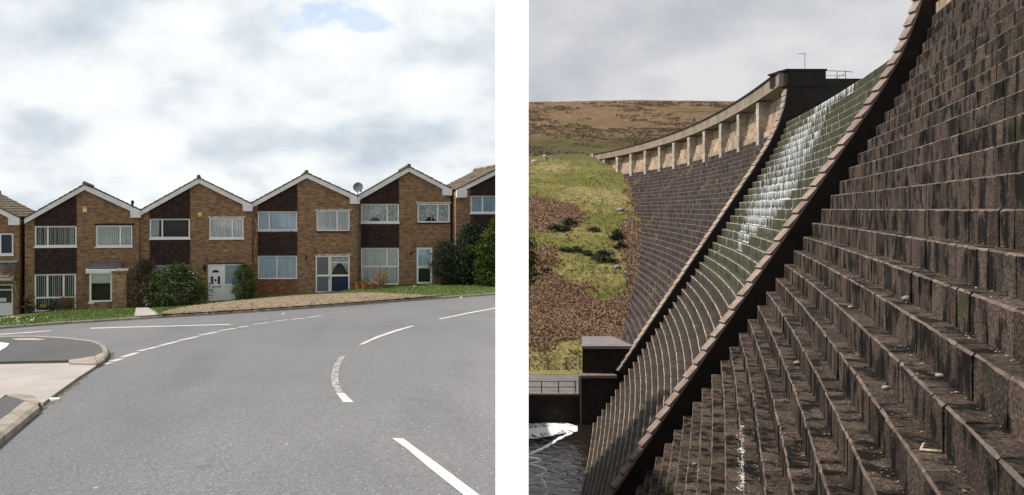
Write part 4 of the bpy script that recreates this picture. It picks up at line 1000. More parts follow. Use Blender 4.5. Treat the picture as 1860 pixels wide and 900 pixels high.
def cuts(Y0, Y1, w0, w1):
    out = [Y0]
    while out[-1] < Y1-w1: out.append(out[-1]+random.uniform(w0, w1))
    out.append(Y1); return list(zip(out, out[1:]))
def core(name, k0, k1, Y0, Y1, parent, n=40, back=.05, skip=None):
    mb = MB(); ys = np.linspace(Y0, Y1, n+1)
    for k in range(k0, k1+1):
        vs = []
        for Y in ys:
            X = Xc(Y)+O(k)+back; vs += [(X, Y, ST*(k-1)-.06), (X, Y, ST*k-.05), (Xc(Y)+O(k+1)+back, Y, ST*k-.05)]
        mb.add(vs, [(i*3+j, i*3+j+1, (i+1)*3+j+1, (i+1)*3+j) for i in range(n) for j in range(2)])
    return dbuild(mb, name, 'dam_core', parent)

# --- near wing: big blocks
random.seed(11)
near = empty('stepped_wing', (0, 0, 0), 0, dam)
cand = []
for k in range(-25, 19):
    Ys = 36.0
    def pxy(Y): X = Xc(Y)+O(k); return PX+F*X/Y, PY-F*(ST*k-.3)/Y
    while Ys > 4:
        a, b = pxy(Ys)
        if a > 3600 or b > 1900 or b < -900: break
        Ys -= .25
    if Ys > 35.5: Ys = 34
    long_ = random.random()
    y = Ys; cs = []
    while y < 35.2:
        w = random.choice((.33, .40, .55, .62, .72, .85, .95))*random.uniform(.92, 1.08); cs.append((y, min(y+w, YN0+.05))); y += w
    if cs and cs[-1][1] < YN0+.05: cs.append((cs[-1][1], YN0+.05))
    for (a, b) in cs:
        m = (a+b)/2; X = Xc(m)+O(k); px, py = PX+F*X/m, PY-F*(ST*k-.3)/m
        vis = -20 < py < 920 and px < 1880
        cand.append((F*F*(b-a)*ST*.6/m/m if vis else 0, k, a, b))
cand.sort(reverse=True)
rest = {}
for i, (area, k, a, b) in enumerate(cand):
    o_ = random.uniform(-.012, .016)
    if i < 300 and area > 0:
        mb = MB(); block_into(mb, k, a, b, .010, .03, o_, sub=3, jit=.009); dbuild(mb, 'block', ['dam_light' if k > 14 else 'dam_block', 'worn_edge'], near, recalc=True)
    else:
        mb = rest.setdefault(k > 14, MB()); block_into(mb, k, a, b, .008, .03, o_, jit=.006)
for lt, mb in rest.items():
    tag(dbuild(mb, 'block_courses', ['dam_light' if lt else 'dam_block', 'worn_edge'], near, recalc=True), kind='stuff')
core('wing_core', -26, 18, 4, 36.02, near)

# --- spillway: one curved step per course
sw = empty('spillway', (0, 0, 0), 0, dam)
for k in range(-34, 14):
    mb = MB()
    for (a, b) in cuts(YN1-.02, YF0+.02, .9, 1.7): block_into(mb, k, a, b, .008, .045, random.uniform(-.012, .015))
    if k == 13:                              # rounded crest behind the top course
        ys = np.linspace(YN1, YF0, 30); prof = [(0, 0), (.25, .16), (.6, .28), (1.1, .33), (2.0, .30), (3.5, .1)]
        vs = [(Xc(Y)+O(13)+.12+q, Y, ST*13-.02+z) for Y in ys for q, z in prof]; m_ = len(prof)
        mb.add(vs, [(i*m_+j, i*m_+j+1, (i+1)*m_+j+1, (i+1)*m_+j) for i in range(len(ys)-1) for j in range(m_-1)])
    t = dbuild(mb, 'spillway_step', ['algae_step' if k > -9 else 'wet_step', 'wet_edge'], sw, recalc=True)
core('spillway_core', -35, 13, YN1-.05, YF0+.05, sw)

# --- far wing
fwg = empty('stepped_wing', (0, 0, 0), 0, dam)
for k in range(-27, 19):
    mb = MB(); nb = 0
    for (a, b) in cuts(YF1-.02, 188, .8, 1.6):
        m = (a+b)/2
        if hill_z(Xc(m)+O(k)-.2, m) > ST*k+.4: continue
        block_into(mb, k, a, b, .014, .055, random.uniform(-.03, .03)); nb += 1
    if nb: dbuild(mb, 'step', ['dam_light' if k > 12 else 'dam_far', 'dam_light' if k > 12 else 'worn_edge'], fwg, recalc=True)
core('wing_core', -28, 18, YF1-.05, 189, fwg, 90)
PIL = [85.4, 95.7, 106, 116.2, 126.1, 136.1, 145.7, 155.2, 164.9, 174, 183]
for Y in PIL:
    mb = MB(); w = .7; a, b = Y-w, Y+w
    for z0, z1 in zip(np.arange(6.6, 10.9, .62), np.arange(7.2, 11.6, .62)):
        z1 = min(z1+.012, 11.12); e = random.uniform(0, .03)
        mb.hexa([(Xc(a)+4.15-e, a, z0), (Xc(a)+5.6, a, z0), (Xc(b)+5.6, b, z0), (Xc(b)+4.15-e, b, z0), (Xc(a)+4.15-e, a, z1), (Xc(a)+5.6, a, z1), (Xc(b)+5.6, b, z1), (Xc(b)+4.15-e, b, z1)])
    dbuild(mb, 'pilaster', 'dam_pale', fwg, recalc=True)
par = empty('parapet', (0, 0, 0), 0, dam)
def ribbon(mb, Y0, Y1, o0, o1, z0, z1, n=8):
    ys = np.linspace(Y0, Y1, n+1); vs = []
    for Y in ys: X = Xc(Y); vs += [(X+o0, Y, z0), (X+o0, Y, z1), (X+o1, Y, z1), (X+o1, Y, z0)]
    mb.add(vs, [(i*4+j, i*4+(j+1) % 4, (i+1)*4+(j+1) % 4, (i+1)*4+j) for i in range(n) for j in range(4)]+[(0, 3, 2, 1), (n*4, n*4+1, n*4+2, n*4+3)])
PY_ = [75.1]+PIL+[189]
for a, b in zip(PY_, PY_[1:]):
    mb = MB()
    for (u, v) in cuts(a+.01, b-.01, 1.5, 2.4): ribbon(mb, u+.012, v-.012, 4.1+random.uniform(-.008, .008), 4.6, 11.28, 12.42, 2)
    dbuild(mb, 'parapet_panel', 'parapet', par, recalc=True)
mb = MB(); ribbon(mb, 75.05, 189.2, 4.0, 5.8, 11.14, 11.29, 60); dbuild(mb, 'string_course', 'parapet', par, recalc=True)
mb = MB(); ribbon(mb, 75.05, 189.2, 3.98, 4.75, 12.41, 12.56, 60); dbuild(mb, 'parapet_coping', 'wall_stone', par, recalc=True)
mb = MB(); ribbon(mb, 75.05, 189, 5.8, 9.0, 10.9, 11.2, 60); dbuild(mb, 'crest_deck', 'parapet', par, recalc=True)
mb = MB(); mb.box(Xc(189)+3.7, Xc(189)+4.9, 188.8, 190.2, 10.6, 12.7); dbuild(mb, 'end_post', 'dam_pale', par)

# --- training walls with coping stones
def profile_pts(Yw, k, off):
    t = Vector((O(k+1)-O(k-1), 2*ST)).normalized(); n = Vector((-t.y, t.x)); b = Vector((Xc(Yw)+O(k), ST*k)); q = b+n*off; return q, n
def training_wall(Y0, Y1, k0, k1, off, cmat, topz, Xback, saw):
    t = empty('training_wall', (0, 0, 0), 0, dam)
    up = [profile_pts(Y0, k, off-.03)[0] for k in range(k0, k1+1)]; lo = [profile_pts(Y0, k, -1.3)[0] for k in range(k0, k1+1)]
    mb = MB()
    for i in range(len(up)-1):
        mb.prism_xz([tuple(lo[i]), tuple(up[i]), tuple(up[i+1]), tuple(lo[i+1])], Y0, Y1)
    if topz:
        mb.prism_xz([tuple(lo[-1]), tuple(up[-1]), (up[-1].x, topz), (lo[-1].x, topz)], Y0, Y1)
        mb.box(lo[-1].x-.6, Xback, Y0+.004, Y1, 3.0, topz-.004)
    # one shell: drop the inner faces between neighbouring pieces
    o = dbuild(mb, 'wall_body', 'wall_stone', t)
    bm = bmesh.new(); bm.from_mesh(o.data); bmesh.ops.remove_doubles(bm, verts=bm.verts, dist=.001)
    seen = {}
    for f in bm.faces: seen.setdefault(frozenset(v.index for v in f.verts), []).append(f)
    bmesh.ops.delete(bm, geom=[f for l in seen.values() if len(l) > 1 for f in l], context='FACES')
    bmesh.ops.recalc_face_normals(bm, faces=bm.faces); bm.to_mesh(o.data); bm.free()
    for k in range(k0+1, k1+1):
        (a, na), (b, nb) = profile_pts(Y0, k, off), profile_pts(Y0, k-1, off); d = (a-b)*.008
        q = [a-d-na*.05, a-d+na*.02, b+d+nb*saw, b+d-nb*.05]
        mb = MB(); j = random.uniform(-.012, .012); mb.prism_xz([(p.x+j, p.y) for p in q], Y0-.02+j, Y1+.02+j)
        dbuild(mb, 'coping_stone', cmat, t, recalc=True)
    return t, up
random.seed(5)
tn_, upn = training_wall(YN0, YN1, -34, 19, .66, 'coping', 13.2, Xc(36)+9, .13)
tf_, upf = training_wall(YF0, YF1, -25, 18, .60, 'coping_pale', 11.1, Xc(75)+12, .09)
# far tower on the crest
tw = empty('crest_tower', (0, 0, 0), 0, dam); Y0 = YF0
mb = MB(); mb.box(41.3, 44.75, Y0+.05, Y0+3.0, 11.28, 12.5); dbuild(mb, 'tower_block', 'wall_stone', tw)
mb = MB(); mb.box(41.15, 44.85, Y0-.06, Y0+3.1, 12.5, 12.66); dbuild(mb, 'tower_coping', 'wall_stone', tw)
mb = MB(); mb.box(upf[-1].x-.12, 44.8, Y0-.12, Y0+1.0, 11.1, 11.27); dbuild(mb, 'tower_ledge', 'wall_stone', tw)
mb = MB(); mb.box(44.76, 52, Y0+.1, Y0+.6, 11.1, 11.8); dbuild(mb, 'low_wall', 'wall_stone', tw)
mb = MB()
for X in (44.95, 46.0, 46.75): mb.tube([(X, Y0+.35, 11.78), (X, Y0+.35, 12.55)], .028, 6)
mb.tube([(44.9, Y0+.35, 12.55), (46.75, Y0+.35, 12.5), (47.4, Y0+.35, 12.42)], .03, 6); mb.tube([(44.9, Y0+.35, 12.1), (46.75, Y0+.35, 12.1)], .02, 6); mb.tube([(45.7, Y0+.35, 11.8), (46.75, Y0+.35, 12.3)], .02, 6)
dbuild(mb, 'guard_rail', 'black_plastic', tw)
mb = MB(); mb.tube([(43.55, Y0+1.2, 12.6), (43.55, Y0+1.2, 14.35)], .022, 6); mb.tube([(42.9, Y0+1.2, 14.25), (43.62, Y0+1.2, 14.25)], .02, 6); dbuild(mb, 'aerial_mast', 'black_plastic', tw)
# piers at the foot of the far training wall
pr = empty('wall_pier', (0, 0, 0), 0, dam)
mb = MB(); mb.prism_xy([(22.95, 75.2), (27.6, 75.2), (27.6, 80.6), (24.6, 80.6)], -20, -12.72); dbuild(mb, 'pier_body', 'wall_stone', pr)
mb = MB(); mb.prism_xy([(22.85, 75.0), (27.6, 75.0), (27.6, 80.8), (24.6, 80.8)], -12.72, -12.45); dbuild(mb, 'pier_cap', 'slab_grey', pr)
mb = MB(); mb.box(22.6, 25.7, 74.3, 75.198, -20, -15.2); dbuild(mb, 'pier_body', 'wall_stone', pr)
mb = MB(); mb.prism_xy([(22.45, 74.15), (25.75, 74.15), (25.75, 76.6), (23.1, 76.6)], -15.2, -14.95); dbuild(mb, 'pier_cap', 'coping', pr)

# --- water on the spillway
random.seed(77)
BY = [100, 130, 165, 200, 250, 300, 340, 370, 400, 430, 450]; BC = [1614, 1580, 1525, 1490, 1462, 1432, 1410, 1393, 1375, 1352, 1340]; BW = [7, 6, 18, 14, 28, 32, 36, 34, 28, 12, 4]
mb = MB()
for k in range(-24, 14):
    Y = YN1+.1
    while Y < YF0-.3:
        dY = random.uniform(.03, .10); X = Xc(Y)+O(k)-.035; px, py = PX+F*X/Y, PY-F*(ST*k-.2)/Y
        c = np.interp(py, BY, BC); w = np.interp(py, BY, BW); q = abs(px-c)/max(w, 1)
        dens = 0
        if py < 455: dens = 2.3*max(0, 1-q**2)*(1 if py > 320 or 140 < py < 195 else .6)
        if 210 < py < 560: dens = max(dens, .10*max(0, 1-abs(px-(c if py < 430 else 1345-(py-430)*.35))/80))
        if py >= 455: dens = max(dens, .13 if py < 640 else .08)
        dens *= .35+1.3*max(0, .5+1.3*noise.noise((Y*.55, k*.12, 4)))
        strand = .5+.5*max(-1, min(1, 2.4*noise.noise((Y*4.5, k*.10, 31))+1.2*noise.noise((Y*1.3, k*.2, 8))))
        if random.random() < dens*(.15+1.5*strand**1.6):
            h_ = ST*random.choice((1, 1, 1, .8, .55)) if py < 455 else ST*random.uniform(.5, 1); z1 = ST*k+.012; z0 = z1-h_
            s_ = random.uniform(.0, .02)
            dd = (.03 if py < 455 else .018); ww = dY*random.uniform(.35, 1.0) if py < 455 else dY*.3
            Xa, Xb = Xc(Y)+O(k), Xc(Y+ww)+O(k); m_ = random.uniform(.3, .7)
            mb.add([(Xa-dd-s_, Y, z0), (Xb-dd-s_, Y+ww*random.uniform(.4, 1), z0), (Xb-dd, Y+ww, z1-.03), (Xa-dd, Y, z1-.03), (Xb+.12, Y+ww*.8, z1), (Xa+.12, Y+.02, z1)], [(0, 1, 2, 3), (3, 2, 4, 5)])
            if h_ > .5 and py < 455 and random.random() < .6:   # splash where it lands
                r = random.uniform(.05, .13); mb.add([(Xa-.05-r, Y-r, z0+.015), (Xa-.03, Y+r*2, z0+.015), (Xa-.03, Y+ww, z0+r), ], [(0, 1, 2)])
        Y += dY
tag(mb.build('falling_water', MATS['white_water']), 'white water cascading in strands down the algae-green spillway steps', 'water', kind='stuff')

# --- small things on the near steps
def on_tread(px, py, k):                     # point on the tread of course k seen at this pixel
    c = (PY-py)/F; Y = ST*k/c; return Vector(((px-PX)/F*Y, Y, ST*k))
def tread_k(px, py):
    for k in range(-1, -26, -1):
        q = on_tread(px, py, k)
        if q.y <= 4 or q.y > 36: continue
        e = q.x-(Xc(q.y)+O(k))
        if -.02 <= e <= O(k+1)-O(k)+.02: return q, k
    return None, None
random.seed(9)
rocks = [(1650, 548, .10, 'pale fist-sized stone on a dam step'), (1520, 680, .06, 'stone lying on a lower dam step'), (1610, 708, .055, 'light flat stone on a dam step'), (1708, 686, .05, 'dark stone near the back of a dam step'), (1448, 662, .08, 'dark lump on a lower dam step'), (1262, 845, .06, 'stone on a narrow shaded step'), (1545, 560, .05, 'small dark stone on a middle step')]
for px, py, r, lb in rocks:
    for dpx in range(0, 24, 2):
        q, k = tread_k(px+dpx, py)
        if q: break
    if not q: continue
    bm = bmesh.new(); bmesh.ops.create_icosphere(bm, subdivisions=2, radius=r)
    for v in bm.verts: v.co = Vector((v.co.x*1.2, v.co.y, v.co.z*.7))*(1+.35*noise.noise(v.co*9+Vector((px, 0, 0)))); 
    me = bpy.data.meshes.new('stone'); bm.to_mesh(me); bm.free(); me.materials.append(MATS['rock']); o = put(bpy.data.objects.new('stone', me)); o.location = q+Vector((0, 0, r*.5)); tag(o, lb, 'stone')
q, k = tread_k(1690, 822)
for d in range(0, 40, 2):
    if q: break
    q, k = tread_k(1690+d, 822)
if q:
    st_ = empty('dead_branch', q); st_.scale = (.72, .72, .72); tag(st_, 'pale forked dead branch lying on a dam step', 'branch')
    mb = MB(); mb.tube([(-.13, .05, .03), (-.02, .16, .06), (.10, .30, .07), (.2, .31, .05)], [.024, .022, .016, .012], 8); mb.build('fork', MATS['dead_wood'], st_, smooth=True)
    mb = MB(); mb.tube([(-.14, .06, .03), (.02, -.03, .035), (.13, -.1, .04)], [.022, .026, .024], 8); mb.build('limb', MATS['dead_wood'], st_, smooth=True)
mb = MB(); ms = MB()
for i in range(16000):                       # grit, leaves and moss lying at the back of the treads
    k = random.randint(-22, -1); Y = random.uniform(5, 35.8); w = O(k+1)-O(k); f = 1-abs(random.gauss(0, .22)) if random.random() < .8 else random.random()
    if not .05 < f < .99: continue
    if noise.noise((Y*.35, k*.8, 2))+random.uniform(-.35, .35) < -.1: continue
    X = Xc(Y)+O(k)+w*f; z = ST*k+.006; r = random.uniform(.006, .022)
    t = random.uniform(0, 6.28); mb.add([(X+r*math.cos(t+q_)*random.uniform(.5, 1.2), Y+r*math.sin(t+q_)*1.3, z+random.uniform(0, .025)) for q_ in (0, 1.6, 3.1, 4.7)], [(0, 1, 2, 3)])
tag(mb.build('leaf_litter', MATS['litter']), 'dry leaf litter and grit lying on the near dam steps', 'litter', kind='stuff')
for i in range(700):
    k = random.randint(-18, 15); Y = random.uniform(5, 35.8)
    if noise.noise((Y*.2, k*.5, 12)) < .12: continue
    w = max(.06, O(k+1)-O(k)); X = Xc(Y)+O(k)+w-.02; r = random.uniform(.03, .10)
    for j in range(14): leaf(ms, (X-abs(random.gauss(0, r*.6)), Y+random.gauss(0, r*1.6), ST*k+abs(random.gauss(.005, .02))), random.uniform(.015, .035), tone=random.random())
tag(ms.build('moss', MATS['moss']), 'yellow-green moss tufts in the corners of the near dam steps', 'moss', kind='stuff')
mb = MB()
for i in range(230):
    py = random.uniform(775, 892); px = 1351-(abs(random.gauss(0, 5)) if random.random() < .8 else random.uniform(0, 18))
    q, k = tread_k(px, py)
    if not q: continue
    r = random.uniform(.006, .028)*(.4+abs(noise.noise((q.y*.9, 0, 3)))*2.2); mb.add([(q.x+r*math.cos(t)*random.uniform(.5, 1), q.y+2.2*r*math.sin(t), q.z+.008+random.uniform(0, .004)) for t in (0, 1, 2.1, 3.1, 4.2, 5.2)], [(0, 1, 2, 3, 4, 5)])
if mb.f: tag(mb.build('droppings', MATS['droppings']), 'white bird droppings streaked along one narrow dam step', 'droppings', kind='stuff')

# ================================================================== VALLEY
RZ = -19.4
mb = MB(); mb.add([(2.2, 10, RZ), (24, 10, RZ), (30, 75.4, RZ), (BOUND*75.4, 75.4, RZ)], [(0, 1, 2, 3)])
river = tag(mb.build('river', MATS['water']), kind='structure')
def on_river(px, py, off=.015): c = (PY-py)/F; Y = (RZ+off)/c; return ((px-PX)/F*Y, Y, RZ+off)
def foam(pts, ws, tn=.25):
    mb = MB(); n = len(pts); m_ = 24; P = []
    tt = np.linspace(0, 1, n)
    for i in range(m_+1):
        u = i/m_; P.append((float(np.interp(u, tt, [p[0] for p in pts])), float(np.interp(u, tt, [p[1] for p in pts])), float(np.interp(u, tt, ws))))
    rows = []
    for x, y, w in P: rows.append([on_river(x, y-w), on_river(x, y-w*.4), on_river(x, y+w*.4), on_river(x, y+w)])
    for i in range(m_):
        for j in range(3): mb.add([rows[i][j], rows[i+1][j], rows[i+1][j+1], rows[i][j+1]], [(0, 1, 2, 3)], 0, tn if j == 1 else tn-.24)
    o = mb.build('foam', MATS['foam'], river); tag(o, kind='stuff')
foam([(930, 784), (975, 783), (1020, 777), (1049, 779)], [13, 14, 11, 5], .30)
foam([(1040, 785), (1015, 797), (995, 810), (960, 826)], [3, 3, 3, 3], .3)
foam([(960, 831), (978, 833), (985, 838), (962, 842)], [4, 5, 3, 3], .15)
foam([(960, 843), (985, 849), (995, 856), (982, 864), (972, 864)], [1.6, 2, 2.5, 3, 2], .25)
foam([(980, 864), (990, 878), (993, 890), (990, 910)], [3, 5, 5, 6], .2)
foam([(985, 858), (997, 860), (1000, 866)], [2, 2, 1], .1)

# track and bank wall
mb = MB(); mb.add([(BOUND*75, 75.3, -16.78), (23.3, 75.3, -16.78), (25.2, 80.9, -16.78), (26.5, 80.9, -16.78), (27, 84.5, -16.72), (BOUND*84, 84.5, -16.72)], [(0, 1, 2, 3, 4, 5)])
tag(mb.build('track', MATS['track']), kind='structure')
bw = empty('river_wall', (19, 75, RZ)); tag(bw, 'dark mossy river wall with a pipe railing below the track', 'wall')
mb = MB(); mb.box(-3.2, 3.58, -.1, .28, -.6, 2.52); mb.build('wall_body', MATS['wall_stone'], bw)
mb = MB(); mb.box(-3.2, 3.58, -.14, .34, 2.52, 2.66); mb.build('wall_cap', MATS['coping'], bw)
for i, x in enumerate((-2.9, -1.35, .2, 1.75, 3.3)):
    mb = MB(); mb.tube([(x, .1, 2.64), (x, .1, 3.75)], .045, 8); mb.build('rail_post', MATS['black_plastic'], bw)
for z in (3.2, 3.72):
    mb = MB(); mb.tube([(-3.2, .1, z), (3.4, .1, z)], .035, 8); mb.build('rail', MATS['black_plastic'], bw)
mb = MB(); mb.tube([(3.3, .6, 2.7), (3.3, .6, 3.7), (3.38, .6, 3.8), (3.5, .6, 3.8)], .03, 6); mb.build('handrail_hook', MATS['galvanised'], bw)

# hillside and moor
mb = MB(); Yr = [83.5]
while Yr[-1] < 1000: Yr.append(Yr[-1]*1.012+.05)
cr = [.196+.0026*i for i in range(27)]+[.2662+.0045*(i+1) for i in range(90)]
vs = []
for Y in Yr:
    for c in cr: vs.append((c*Y, Y, hill_z(c*Y, Y)))
n = len(cr); mb.add(vs, [(i*n+j, i*n+j+1, (i+1)*n+j+1, (i+1)*n+j) for i in range(len(Yr)-1) for j in range(n-1)])
def bracken_mask(X, Y, z):
    px, py = px_of((X, Y, z)); nn = noise.noise((X*.09, Y*.05, 1))*.6+noise.noise((X*.3, Y*.2, 5))*.5
    def blob(cx, cy, rx, ry): return 1-math.hypot((px-cx)/rx, (py-cy)/ry)
    v = max(blob(985, 388, 85, 26), blob(1000, 560, 105, 75), blob(950, 470, 60, 22)*.6, blob(1130, 580, 40, 55), blob(1168, 330, 16, 34), blob(1150, 470, 22, 120)*.5)
    if py < 262: v = max(v, min(1, (262-py)/22))
    return max(0, min(1, .5+1.15*(v*.9+nn*.55-.10)))
def hill_mat():
    m = bpy.data.materials.new('hillside'); m.use_nodes = True; nt = m.node_tree; N = nt.nodes; L = nt.links; p = N['Principled BSDF']; p.inputs['Roughness'].default_value = 1; p.inputs['Specular IOR Level'].default_value = .1
    tc = N.new('ShaderNodeTexCoord')
    def nz(s, d=6, r=.6):
        n = N.new('ShaderNodeTexNoise'); n.inputs['Scale'].default_value = s; n.inputs['Detail'].default_value = d; n.inputs['Roughness'].default_value = r; L.new(tc.outputs['Object'], n.inputs['Vector']); return n.outputs[0]
    def mr(src, a, b):
        q = N.new('ShaderNodeMapRange'); q.inputs[1].default_value = a; q.inputs[2].default_value = b; L.new(src, q.inputs[0]); return q.outputs[0]
    def mx(f, a, b):
        x = N.new('ShaderNodeMix'); x.data_type = 'RGBA'; L.new(f, x.inputs[0])
        for i, c in ((6, a), (7, b)):
            if isinstance(c, tuple): x.inputs[i].default_value = (*c, 1)
            else: L.new(c, x.inputs[i])
        return x.outputs[2]
    g = mx(mr(nz(.07, 7, .65), .42, .58), (.125, .125, .032), (.25, .208, .088))
    g = mx(mr(nz(.9, 8, .7), .52, .66), g, (.075, .07, .02))
    g = mx(mr(nz(.25, 8, .7), .56, .66), g, (.20, .145, .075))
    b = mx(mr(nz(.5, 8, .7), .38, .64), (.20, .122, .075), (.095, .058, .036))
    b = mx(mr(nz(.03, 8, .7), .48, .60), b, (.115, .085, .035))
    b = mx(mr(nz(.06, 9, .75), .55, .64), b, (.06, .042, .024))
    a0 = N.new('ShaderNodeAttribute'); a0.attribute_name = 'bracken'
    jn = N.new('ShaderNodeMath'); jn.operation = 'ADD'; L.new(a0.outputs['Fac'], jn.inputs[0]); j2 = N.new('ShaderNodeMath'); j2.operation = 'MULTIPLY_ADD'; j2.inputs[1].default_value = 1.5; j2.inputs[2].default_value = -.75; L.new(nz(.8, 9, .75), j2.inputs[0]); L.new(j2.outputs[0], jn.inputs[1])
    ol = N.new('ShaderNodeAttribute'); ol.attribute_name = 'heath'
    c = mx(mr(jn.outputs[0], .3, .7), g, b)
    c = mx(ol.outputs['Fac'], c, mx(mr(nz(.16, 8, .7), .4, .62), (.075, .066, .024), (.036, .032, .014)))  # cloud shadow painted into the slope as a dark olive band
    L.new(c, p.inputs['Base Color'])
    bu = N.new('ShaderNodeBump'); bu.inputs['Distance'].default_value = .5; L.new(nz(.7, 9, .7), bu.inputs['Height']); L.new(bu.outputs[0], p.inputs['Normal'])
    MATS['hillside'] = m
hill_mat()
bv = [bracken_mask(*v) for v in vs]
def cloud_shade_mask(X, Y, z):
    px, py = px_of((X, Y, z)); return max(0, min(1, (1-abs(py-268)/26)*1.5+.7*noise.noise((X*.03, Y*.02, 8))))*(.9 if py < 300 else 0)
hv = [cloud_shade_mask(*v) for v in vs]
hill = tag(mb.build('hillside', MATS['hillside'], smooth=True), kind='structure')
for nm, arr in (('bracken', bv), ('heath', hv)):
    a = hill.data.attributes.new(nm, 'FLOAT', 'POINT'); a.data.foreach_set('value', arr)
# tufts
random.seed(40)
def tufts(name, n, mat, want, lab, cat, hh, ww, nb):
    mb = MB(); c = 0; tries = 0
    while c < n and tries < n*14:
        tries += 1
        Y = 84.5*math.exp(random.random()*math.log(215/84.5)); r = random.uniform(.232, .43); X = r*Y
        if X > Xc(min(Y, 190))+6: continue
        z = hill_z(X, Y); px, py = px_of((X, Y, z))
        if py < 285 or px > 1190: continue
        f = bracken_mask(X, Y, z)
        if not want(f, px, py): continue
        c += 1; tn = random.random()
        for k in range(nb):
            t = random.uniform(0, 6.28); h_ = hh*random.uniform(.5, 1.2); l = h_*random.uniform(.4, 1.3); w = ww*random.uniform(.6, 1.3)
            dx, dy = math.cos(t)*l, math.sin(t)*l
            mb.add([(X-dy/l*w, Y+dx/l*w, z-.05), (X+dy/l*w, Y-dx/l*w, z-.05), (X+dx*.6, Y+dy*.6, z+h_), (X+dx, Y+dy, z+h_*.75)], [(0, 1, 2), (1, 3, 2)], 0, (tn*.5+random.random()*.5))
    tag(mb.build(name, MATS[mat]), lab, cat, kind='stuff')
tufts('bracken', 9000, 'bracken', lambda f, px, py: random.random() < (f-.3)*1.6, 'dead brown bracken in patches on the hillside below the moor', 'bracken', .40, .028, 8)
tufts('tussock_grass', 7000, 'tussock', lambda f, px, py: random.random() < (.75-f)*1.3, 'yellow-green tussock grass on the valley slope', 'grass', .17, .03, 4)
tufts('rushes', 900, 'rush', lambda f, px, py: noise.noise((px*.03, py*.05, 2)) > -.05 and f < .75, 'small dark rush clumps dotted over the valley slope', 'rushes', .22, .07, 6)
mb = MB()
for i in range(5200):                        # heather on the moor
    Y = 195*math.exp(random.random()*math.log(500/195)); X = Y*random.uniform(.236, .52); z = hill_z(X, Y)
    if noise.noise((X*.02, Y*.008, 3))+.5*noise.noise((X*.07, Y*.03, 6)) < random.uniform(-.1, .35)-(.45 if Y < 300 else 0): continue
    tn = random.random(); w = random.uniform(.4, 1.3)*(Y/300)**.4
    for k in range(4):
        t = random.uniform(0, 6.28); q = w*random.uniform(.3, .9); cx, cy = X+math.cos(t)*w, Y+math.sin(t)*w*.5
        mb.add([(cx-q, cy, hill_z(cx, cy)-.1), (cx+q, cy, hill_z(cx, cy)-.1), (cx+q*.3, cy+.3, z+w*random.uniform(.3, .6)), (cx-q*.4, cy+.2, z+w*random.uniform(.3, .6))], [(0, 1, 2, 3)], 0, tn)
tag(mb.build('heather', MATS['heather']), 'dark heather clumps scattered across the brown moor', 'heather', kind='stuff')
def on_hill(px, py):
    a, c = ray(px, py); Y = 84.0
    while Y < 260:
        if c*Y <= hill_z(a*Y, Y): break
        Y += .1
    return Vector((a*Y, Y, hill_z(a*Y, Y)))
gor = [(1095, 476, 1.75, 1.55, 'largest dark gorse bush standing alone on the slope'), (1122, 436, 1.25, 1.5, 'dark gorse bush beside the slope fence'), (1127, 453, .9, 1.0, 'small gorse bush below another one near the fence'), (1034, 410, 1.1, 1.2, 'spreading gorse bush above the bracken patch'), (1007, 420, 1.2, .9, 'low dark gorse bush at the bracken edge'), (1024, 420, .9, .8, 'low gorse between two other gorse bushes'), (1047, 457, .9, .5, 'flat gorse patch on the bare slope'), (1030, 457, .9, .5, 'thin flat gorse patch among tussocks'), (1068, 463, .8, .45, 'low gorse patch beside the largest bush'), (972, 503, .6, .5, 'small gorse at the top of the lower bracken'), (995, 495, .7, .5, 'small dark bush in the short grass'), (964, 467, .6, .6, 'tiny gorse at the edge of the slope'), (1078, 420, .8, .4, 'low heather clump on the open slope')]
for i, (px, py, r, h_, lb) in enumerate(gor):
    shrub('gorse_bush', lb, 'bush', on_hill(px, py)-Vector((0, 0, .1)), r, r*.9, h_, int(1500*r), .22, 'gorse', .5, .9, wild=.5, seed=50+i, group='gorse bushes on the slope')
# fence up the slope
random.seed(60)
fe = [(1156, 365), (1152, 385), (1150, 410), (1147, 440), (1145, 470), (1142, 500), (1137, 515), (1131, 540), (1124, 570), (1119, 595), (1112, 622)]
FPt = [on_hill(*p) for p in fe]; fence = empty('slope_fence', FPt[5]); tag(fence, 'wooden post and wire fence running up the slope beside the dam', 'fence')
for i, p in enumerate(FPt):
    for s_ in ((0, .5) if i < len(FPt)-1 else (0,)):
        q = p.lerp(FPt[min(i+1, len(FPt)-1)], s_); q.z = hill_z(q.x, q.y); e = Vector(q)-FPt[5]; mb = MB(); mb.tube([e+Vector((0, 0, -.2)), e+Vector((random.uniform(-.06, .06), 0, 1.25))], .075, 6); mb.build('post', MATS['timber'], fence)
for z in (.4, .8, 1.15):
    mb = MB(); mb.tube([p-FPt[5]+Vector((0, 0, z)) for p in FPt], .012, 4); mb.build('wire', MATS['galvanised'], fence)
fe2 = [(930, 674), (962, 674), (995, 672), (1028, 670), (1053, 668)]
FP2 = [on_hill(*p) for p in fe2]; f2 = empty('track_fence', FP2[2]); tag(f2, 'low post and wire fence between the track and the bracken slope', 'fence')
for p in FP2:
    e = p-FP2[2]; mb = MB(); mb.tube([e+Vector((0, 0, -.2)), e+Vector((0, 0, 1.2))], .07, 6); mb.build('post', MATS['timber'], f2)
for z in (.5, 1.0):
    mb = MB(); mb.tube([p-FP2[2]+Vector((0, 0, z)) for p in FP2], .012, 4); mb.build('wire', MATS['galvanised'], f2)
